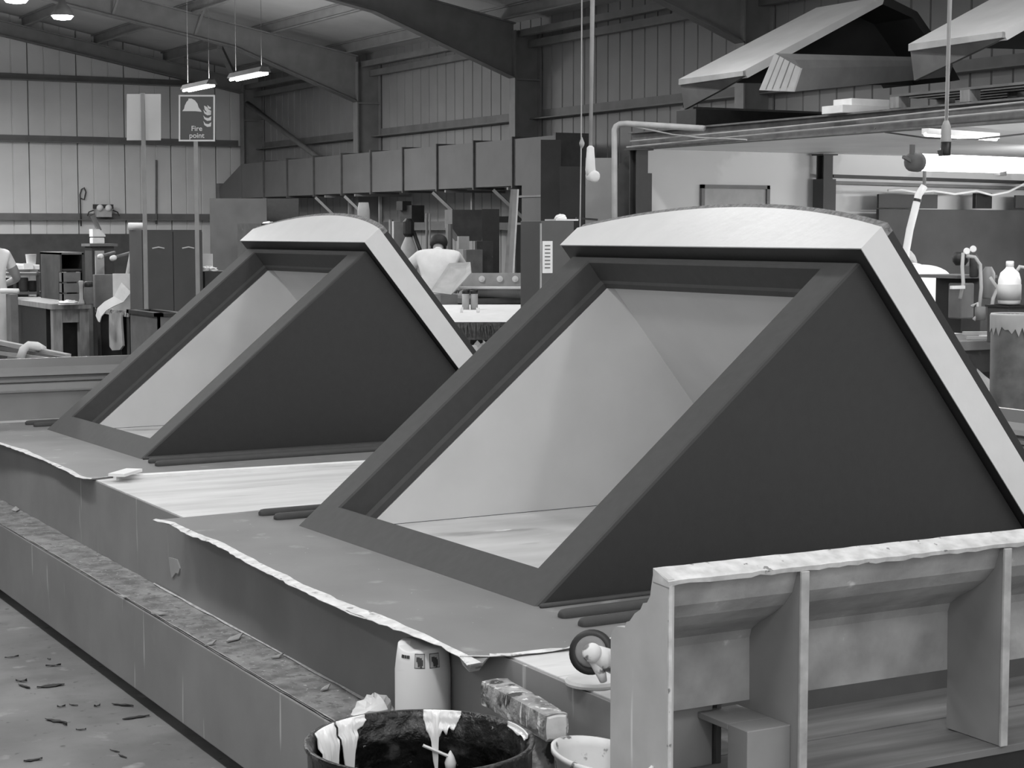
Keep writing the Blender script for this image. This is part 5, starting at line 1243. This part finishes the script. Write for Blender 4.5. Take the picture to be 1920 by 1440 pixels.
# white table with a shaggy glass-fibre edge
w0 = pt(832, 600, z=0.88)
tp = [pt(x, y, z=0.88) for x, y in ((800, 571), (985, 571), (985, 604), (800, 604))]
xs_ = [q.x for q in tp]; ys_ = [q.y for q in tp]
wt = thing('white_table', 'white sheeted table with shaggy fibre fringe between the dormers', 'table', (sum(xs_) / 4, sum(ys_) / 4, 0))
n = 4
MB().add(tp + [q - Vector((0, 0, 0.03)) for q in tp], [(0, 1, 2, 3), (7, 6, 5, 4), (0, 4, 5, 1), (1, 5, 6, 2), (2, 6, 7, 3), (3, 7, 4, 0)]).build('sheet_top', M_PAPER, wt)
fr = MB(); a, b = tp[3], tp[2]
N_ = 150
for i in range(N_):
    f = (i + random.random()) / N_; q = a.lerp(b, f) - FWD * random.uniform(0, 0.02); l_ = random.uniform(0.10, 0.16); w_ = RGT * 0.008
    fr.add([q - w_, q + w_, q + w_ * 0.3 + Vector((0, 0, -l_)) + RGT * random.uniform(-0.03, 0.03)], [(0, 1, 2)])
fo = fr.build('fringe', M_FIBRE, wt, keep=True); fo['kind'] = 'stuff'
MB().add([a + FWD * 0.03 - Vector((0, 0, 0.03)), b + FWD * 0.03 - Vector((0, 0, 0.03)), b + FWD * 0.03 - Vector((0, 0, 0.15)), a + FWD * 0.03 - Vector((0, 0, 0.15))], [(0, 1, 2, 3)]).build('fibre_backing', M_FIBRE, wt, solid=0.02)
for q in (tp[0].lerp(tp[2], 0.12), tp[2].lerp(tp[0], 0.12), tp[1].lerp(tp[3], 0.12), tp[3].lerp(tp[1], 0.12)):
    BOX('leg', (q.x - 0.03, q.x + 0.03, q.y - 0.03, q.y + 0.03, 0, 0.85), M_WOOD, wt)
q = pt(905, 632, d=14.2); crumple('plastic_heap', (q.x, q.y, 0.0), 0.42, 'heap of pale plastic sheeting on the floor behind the dormers', 'sheeting', M_LIGHT, 1.75, 77, k=22, j=10, rough=0.1)
for i, (px, h, r, lid) in enumerate(((873, 0.16, 0.036, True), (889, 0.16, 0.036, True), (865, 0.05, 0.018, False), (896, 0.045, 0.018, False))):
    z = 0.881; p = pt(px, 434, d=17.9 if lid else 17.2); p.z = z
    lb = ['grey can with black lid on the white table, left of two', 'grey can with black lid on the white table, right of two', 'small white cup left of the two cans', 'small white cup right of the two cans'][i]
    t = thing('can' if lid else 'white_cup', lb, 'can' if lid else 'cup', tuple(p))
    MB().lathe([(r, 0), (r, h)] if lid else [(r * 0.8, 0), (r, h), (r * 0.9, h), (r * 0.75, 0.004)], p, 14).build('body', M_LIGHT if lid else M_PAPER, t, smooth=True)
    if lid: MB().lathe([(r + 0.002, h - 0.005), (r + 0.002, h + 0.03), (r * 0.5, h + 0.034)], p, 14).build('lid', M_BLACK, t, smooth=True)
# grey cabinet with a notice, cloth on top
cb_ = corner_box(1010, 1014, 1076, 14.5, 414, z0=0)
cg = thing('grey_locker', 'dark grey locker with white notice left of the near dormer top', 'locker', mid(cb_))
BOX('body', (cb_[0], cb_[1], cb_[2], cb_[3] + 0.3, 0, cb_[5]), mat('locker', 0.075, 0.55, 0.1, 4), cg, 0.004)
BOX('edge_strip', (cb_[0] - 0.004, cb_[0] + 0.006, cb_[2] - 0.004, cb_[2] + 0.01, 0, cb_[5] - 0.02), M_LIGHT, cg)
a, b = pt(1017, 452, Y=cb_[2] - 0.004), pt(1036, 512, Y=cb_[2] - 0.004)
nt_ = BOX('notice', (a.x, b.x, cb_[2] - 0.004, cb_[2] - 0.001, b.z, a.z), M_PAPER, cg)
for i in range(7):
    zz_ = a.z - (a.z - b.z) * (0.14 + 0.115 * i)
    MB().box(a.x + 0.022, b.x - 0.022, cb_[2] - 0.0052, cb_[2] - 0.0042, zz_ - 0.006, zz_ + 0.004).build('text_line', M_MID, nt_)
q = pt(1051, 434, Y=cb_[2] + 0.1); q.z = cb_[5] + 0.002
tag(BOX('white_tray', (q.x - 0.09, q.x + 0.12, q.y - 0.08, q.y + 0.1, q.z, q.z + 0.012), M_PAPER), 'flat white tray lying on top of the grey locker', 'tray')
crumple('white_cloth', (q.x, q.y, q.z + 0.013), 0.05, 'bunched white cloth on the tray on the grey locker', 'cloth', M_PAPER, 0.8, 9, rough=0.1)
tag(MB().bar(pt(1080, 409, d=14.9), pt(1120, 412, d=14.9), 0.2, 0.015).build('dark_shelf', M_BLACK), 'dark shelf just right of the grey locker top', 'shelf')
# wrapped roll standing behind the far dormer
lathe_thing('wrapped_roll', 'clear-wrapped pale roll standing upright behind the far dormer roof', 'roll', 682, 0, 22.0, [(0.07, 0), (0.075, 0.02), (0.075, 1.9), (0.06, 2.0), (0.04, 2.0)], M_LIGHT, 16)
crumple('white_packet', (pt(505, 434, d=24.5).x, pt(505, 434, d=24.5).y, pt(490, 419, d=24.2).z), 0.09, 'flat white packet on the dark rack behind the far dormer roof', 'packet', M_PAPER, 0.3, 14)
gq = corner_box(484, 490, 560, 24.2, 419, z0=0); tag(BOX('dark_rack', (gq[0], gq[1], gq[2], gq[3] + 0.8, 0, gq[5]), M_DARK), 'dark storage rack behind the far dormer roof', 'rack')

# ================================================================== RIGHT-HAND WORK AREA (under the mezzanine)
rb = corner_box(1770, 1800, 1965, 11.2, 640, z0=0)
workbench('cluttered bench under the mezzanine at right', rb[0], rb[1], rb[2], rb[3] + 0.5, rb[5], M_MID, M_DARK)
ZR = rb[5] + 0.001
pm = corner_box(1790, 1802, 1872, 11.9, 508, z0=ZR)
pmt = thing('resin_pump', 'dark resin pump with hoses and gauges on the right-hand bench', 'machine', mid(pm))
BOX('frame', (pm[0] + 0.1, pm[1] - 0.05, pm[2] + 0.1, pm[2] + 0.35, ZR, pm[5] - 0.05), M_BLACK, pmt)
BOX('control_box', (pm[0], pm[0] + 0.12, pm[2], pm[2] + 0.12, ZR + 0.1, pm[5] - 0.08), M_MID, pmt, 0.01)
BOX('shelf', (pm[0] - 0.03, pm[1], pm[2], pm[2] + 0.4, pm[5] - 0.05, pm[5] - 0.03), M_MID, pmt)
for px, y0, y1, r, m in ((1852, 500, 560, 0.045, M_STEEL), (1826, 476, 520, 0.03, M_DARK), (1812, 470, 500, 0.018, M_LIGHT)):
    c0 = pt(px, y1, d=11.9); c1 = pt(px, y0, d=11.9)
    MB().lathe([(r * 0.7, 0), (r, 0.01), (r, (c1 - c0).z * 0.8), (r * 0.5, (c1 - c0).z)], c0, 14).build('pump_cylinder', m, pmt, smooth=True)
MB().lathe([(0.02, -0.05), (0.045, -0.03), (0.045, 0.03), (0.02, 0.05)], pt(1801, 485, d=11.8), 14, tuple(RGT)).build('motor', M_BLACK, pmt, smooth=True)
for q in ([(1806, 474), (1804, 500), (1806, 530), (1800, 560)], [(1812, 480), (1828, 482), (1838, 496), (1840, 540), (1836, 580)], [(1856, 520), (1870, 540), (1862, 560), (1858, 590)], [(1822, 575), (1832, 568), (1834, 590), (1826, 600)]):
    MB().tube([pt(a_, b_, d=11.7) for a_, b_ in q], 0.012, 7).build('hose', M_LIGHT, pmt, smooth=True)
for px, py in ((1824, 467), (1812, 471)): MB().lathe([(0.02, 0), (0.022, 0.01), (0.018, 0.014)], pt(px, py, d=11.7), 14, tuple(-FWD)).build('gauge', M_PAPER, pmt)
MB().tube([pt(1838, 575, d=11.7), pt(1838, 600, d=11.7)], 0.035, 12).build('valve_body', M_MID, pmt, smooth=True)
BOX('pale_card', corner_box(1783, 1786, 1812, 11.6, 536, 542), M_PAPER, pmt)
# demijohn on a dark stand
dj = pt(1895, 434, d=11.0); zj = pt(1895, 572, d=11.0).z
dst = thing('dark_stand', 'dark box stand under the white demijohn', 'stand', (dj.x, dj.y, ZR))
BOX('box', (dj.x - 0.09, dj.x + 0.09, dj.y - 0.09, dj.y + 0.09, ZR, zj - 0.001), M_DARK, dst, 0.005)
BOX('top', (dj.x - 0.1, dj.x + 0.1, dj.y - 0.1, dj.y + 0.1, zj - 0.012, zj - 0.001), M_BLACK, dst)
dm = thing('demijohn', 'translucent white plastic demijohn with cap, right edge', 'bottle', (dj.x, dj.y, zj))
MB().lathe([(0.05, 0), (0.066, 0.01), (0.07, 0.05), (0.068, 0.15), (0.055, 0.195), (0.028, 0.22), (0.02, 0.235)], (dj.x, dj.y, zj), 24).build('bottle', M_PLASTIC, dm, smooth=True)
MB().lathe([(0.024, 0.232), (0.024, 0.262), (0.02, 0.266)], (dj.x, dj.y, zj), 16).build('cap', M_PAPER, dm, smooth=True)
MB().lathe([(0.0712, 0.03), (0.0712, 0.125)], (dj.x, dj.y, zj), 24).build('contents_mark', M_LIGHT, dm, smooth=True)
tag(MB().tube([pt(x, y, d=11.2) for x, y in ((1905, 512), (1912, 500), (1925, 502), (1935, 520))], 0.012, 7).build('pale_hose', M_LIGHT, None, smooth=True), 'pale hose looping behind the white demijohn', 'hose')
# tall bin with white runs
bn = pt(1902, 434, d=8.6)
bnn = thing('tall_bin', 'tall dark bin with white resin runs round its rim, right edge', 'bin', (bn.x, bn.y, 0))
zt4 = pt(1902, 590, d=8.6).z
MB().lathe([(0.09, 0), (0.095, 0.02), (0.10, zt4), (0.095, zt4 + 0.002), (0.085, zt4 - 0.03), (0.08, 0.05)], (bn.x, bn.y, 0), 28).build('body', mat('stained_bin', 0.085, 0.6, 0.4, 10, spot=(6, 0.6, 0.03, 0.15)), bnn, smooth=True)
vs = []; fs = []; K = 40
for k in range(K):
    a_ = 2 * pi * k / K; l_ = 0.05 + 0.05 * abs(sin(k * 1.7)) * random.random() + 0.02 * random.random()
    for r_, z_ in ((0.088, zt4 - 0.01), (0.099, zt4 + 0.006), (0.1045, zt4 - 0.004), (0.1035, zt4 - l_)): vs.append((bn.x + cos(a_) * r_, bn.y + sin(a_) * r_, z_))
for k in range(K):
    for j in range(3): fs.append((k * 4 + j, k * 4 + j + 1, ((k + 1) % K) * 4 + j + 1, ((k + 1) % K) * 4 + j))
MB().add(vs, fs).build('resin_runs', M_LIGHT, bnn, smooth=True)
cbox('white_label_box', 'small white carton at the right edge beside the tall bin', 'carton', 1910, 1912, 1935, 8.3, 726, 758, m=M_PAPER) if False else None
# pale offcuts and sheet on the bench
for i, (x0, y0, x1, y1, d, w) in enumerate(((1806, 638, 1862, 634, 11.5, 0.05), (1812, 647, 1862, 641, 11.36, 0.03), (1838, 610, 1872, 600, 11.6, 0.05))):
    A, B_ = pt(x0, y0, d=d), pt(x1, y1, d=d); A.z = B_.z = ZR + 0.011 + 0.022 * (i == 0)
    tag(MB().bar(A, B_, w, 0.02).build('pale_strip', M_LIGHT if i != 2 else M_PAPER), ['upper of two pale strips lying on the right-hand bench', 'lower of two pale strips lying on the right-hand bench', 'short white strip on the bench below the resin pump'][i], 'strip')
q = pt(1835, 434, d=9.6); crumple('glass_mat', (q.x, q.y, 0.0), 0.30, 'heap of pale glass matting behind the near dormer', 'matting', M_LIGHT, 2.8, 31, k=18, j=9, rough=0.12)

# ================================================================== PEOPLE
def skin_body(name, joints, bones, parent, mats, pick, label=None):
    """one continuous surface grown round a skeleton"""
    names = list(joints); idx = {k: i for i, k in enumerate(names)}
    me = bpy.data.meshes.new(name); me.from_pydata([joints[k][0] for k in names], [(idx[a], idx[b]) for a, b in bones], [])
    o = bpy.data.objects.new(name, me); COL.objects.link(o)
    o.modifiers.new('skin', 'SKIN'); sv = me.skin_vertices[0].data
    for k in names:
        r = joints[k][1]; sv[idx[k]].radius = r if isinstance(r, tuple) else (r, r)
    sv[0].use_root = True
    s_ = o.modifiers.new('sub', 'SUBSURF'); s_.levels = 2; s_.render_levels = 2
    me2 = bpy.data.meshes.new_from_object(o.evaluated_get(bpy.context.evaluated_depsgraph_get()))
    bpy.data.objects.remove(o)
    for m in mats: me2.materials.append(m)
    pts = [(Vector(joints[k][0]), k) for k in names]
    for p in me2.polygons:
        c = p.center; best = min(pts, key=lambda q: (q[0] - c).length)[1]; p.material_index = pick(best, c); p.use_smooth = True
    o = bpy.data.objects.new(name, me2); COL.objects.link(o); o.parent = parent
    return o
def person(base, face, label, pose, hair=M_HAIR, skin=M_SKIN, long_sleeve=True, cap=None):
    """base: floor point under the hips, face: heading angle; local x right, y forward, z up"""
    t = thing('person', label, 'person', tuple(base))
    R3 = Matrix.Rotation(face, 3, 'Z')
    J = {}
    def put(k, x, y, z, r): J[k] = (tuple(R3 @ Vector((x, y, z))), r)
    for k, v in pose.items(): put(k, *v)
    bones = [('hip', 'waist'), ('waist', 'chest'), ('chest', 'neckb'), ('neckb', 'neck'), ('neck', 'head'), ('head', 'crown')]
    for s in ('l', 'r'):
        bones += [('chest', s + 'sh'), (s + 'sh', s + 'el'), (s + 'el', s + 'wr'), (s + 'wr', s + 'palm'), ('hip', s + 'hip'), (s + 'hip', s + 'kn'), (s + 'kn', s + 'an'), (s + 'an', s + 'toe')]
        for i in range(5):
            bones += [(s + 'palm', f'{s}f{i}a'), (f'{s}f{i}a', f'{s}f{i}b')]
            pal, wr = Vector(pose[s + 'palm'][:3]), Vector(pose[s + 'wr'][:3]); d = (pal - wr).normalized()
            side = d.cross(Vector((0, 0, 1)))
            if side.length < 0.1: side = Vector((1, 0, 0))
            side.normalize(); nrm = side.cross(d)
            if i < 4:
                L = (0.075, 0.085, 0.08, 0.065)[i]; q = pal + side * (0.03 - 0.02 * i) + d * L * 0.6; q2 = q + d * L * 0.4 - nrm * 0.025
            else:
                q = pal + side * 0.045 - d * 0.01; q2 = q + d * 0.04 + side * 0.005
            put(f'{s}f{i}a', *q, 0.0095); put(f'{s}f{i}b', *q2, 0.008)
    skin_k = lambda k: k in ('neck', 'head', 'crown') or k[1:] in ('palm',) or (len(k) == 4 and k[1] == 'f') or (not long_sleeve and k[1:] in ('wr', 'el'))
    body = skin_body('body', J, bones, t, [M_CLOTH, skin, M_TROUSER], lambda k, c: 1 if skin_k(k) else (2 if (k[1:] in ('an', 'toe')) else 0))
    h = Vector(J['head'][0]); c = Vector(J['crown'][0]); ax = (c - h).normalized(); back = R3 @ Vector((0, -1, 0))
    hr = MB(); ctr = h.lerp(c, 0.35)
    hr.lathe([(0.088, -0.035), (0.102, 0.0), (0.106, 0.045), (0.092, 0.088), (0.055, 0.118), (0.004, 0.128)], ctr + back * 0.014 + Vector(base), 20, tuple(ax))
    sm = hr.build('hair' if cap is None else 'cap', hair if cap is None else cap, t, smooth=True)
    fw = R3 @ Vector((0, 1, 0)); rt = R3 @ Vector((1, 0, 0)); fcen = h.lerp(c, 0.12) + Vector(base)
    MB().lathe([(0.004, 0), (0.016, 0.012), (0.018, 0.03), (0.008, 0.045)], fcen + fw * 0.125, 8, tuple(-fw)).build('nose', skin, body)
    for s in (-1, 1):
        MB().lathe([(0.012, -0.004), (0.026, 0.0), (0.02, 0.008)], fcen + rt * s * 0.088, 10, tuple(rt * s)).build('ear', skin, body, smooth=True)
        MB().lathe([(0.009, 0), (0.006, 0.006), (0.001, 0.008)], fcen + rt * s * 0.034 + fw * 0.093 + ax * 0.03, 8, tuple(fw)).build('eye', M_BLACK, body)
    MB().bar(fcen + fw * 0.095 - ax * 0.05 - rt * 0.022, fcen + fw * 0.095 - ax * 0.05 + rt * 0.022, 0.012, 0.008).build('mouth', M_MID, body)
    return t
def pose_std(lean=0.0, side=0.0, knees=0.0, arms=None, head=(0, 0), nod=0.0, wide=1.0):
    """upright figure 1.76 m, torso leaning forward by `lean` and sideways by `side` (radians)"""
    P_ = {}
    hz = 0.93 - knees * 0.12
    def up(l, x=0.0, fwd=0.0):
        return (x + sin(side) * l, sin(lean) * l + fwd * cos(lean), hz + cos(lean) * cos(side) * l - fwd * sin(lean))
    P_['hip'] = (0, 0, hz, (0.155, 0.12)); P_['waist'] = up(0.22) + ((0.15 * wide, 0.12 * wide),); P_['chest'] = up(0.42) + ((0.165 * wide, 0.125 * wide),)
    P_['neckb'] = up(0.53) + ((0.085, 0.075),); P_['neck'] = up(0.58 - 0.02 * nod, head[0] * 0.3, 0.015 + head[1] * 0.3 + 0.03 * nod) + (0.058,); P_['head'] = up(0.66 - 0.06 * nod, head[0] * 0.7, 0.035 + head[1] * 0.7 + 0.07 * nod) + ((0.075, 0.088),); P_['crown'] = up(0.77 - 0.12 * nod, head[0], 0.03 + head[1] + 0.13 * nod) + ((0.072, 0.085),)
    for s, g in (('l', -1), ('r', 1)):
        P_[s + 'sh'] = up(0.46, g * 0.18 * wide) + (0.08 * wide,)
        el, wr, palm = arms[s]
        P_[s + 'el'] = el + (0.052,); P_[s + 'wr'] = wr + (0.038,); P_[s + 'palm'] = palm + ((0.04, 0.024),)
        P_[s + 'hip'] = (g * 0.095, 0, hz - 0.08, 0.105); P_[s + 'kn'] = (g * 0.11, 0.04 + knees * 0.12, 0.50 - knees * 0.03, 0.072); P_[s + 'an'] = (g * 0.12, 0, 0.09, 0.052); P_[s + 'toe'] = (g * 0.13, 0.16, 0.045, 0.04)
    return P_
# worker under the duct: back to the camera, bent over the tray
wp = pt(818, 434, d=20.6); wp.z = 0
arms = {'l': ((-0.46, 0.34, 1.16), (-0.38, 0.56, 1.00), (-0.34, 0.64, 0.97)), 'r': ((0.34, 0.42, 1.14), (0.24, 0.62, 1.00), (0.2, 0.70, 0.97))}
person(wp, -YAW - radians(2.0), 'person in white overalls bent over a bench, back to the camera', pose_std(0.45, 0.0, 0.0, arms, (0.0, 0.0), 0.45, 1.18))
# worker under the mezzanine, stooping away to the left
w2 = pt(1776, 434, d=12.8); w2.z = 0
arms = {'l': ((-0.28, 0.40, 1.05), (-0.18, 0.62, 1.02), (-0.16, 0.70, 1.00)), 'r': ((0.32, 0.26, 1.02), (0.28, 0.46, 0.98), (0.26, 0.54, 0.97))}
person(w2, -YAW - radians(13) + 0.75, 'person in white shirt stooping under the mezzanine, beyond the near dormer', pose_std(0.62, 0.0, 0.0, arms, (0, 0.0), 0.6, 1.05), cap=M_LIGHT)
# worker cut by the left edge
w3 = pt(-16, 434, d=20.2); w3.z = 0
arms = {'l': ((-0.30, 0.14, 1.12), (-0.22, 0.36, 1.06), (-0.2, 0.44, 1.05)), 'r': ((0.31, 0.14, 1.12), (0.24, 0.36, 1.06), (0.22, 0.44, 1.05))}
person(w3, -YAW + 0.5, 'person in white short-sleeved shirt cut off by the left edge', pose_std(0.25, 0.0, 0.0, arms), long_sleeve=False)
for o in bpy.data.objects:
    if o.parent is None and o.get('kind') == 'structure' and 'label' in o: del o['label']
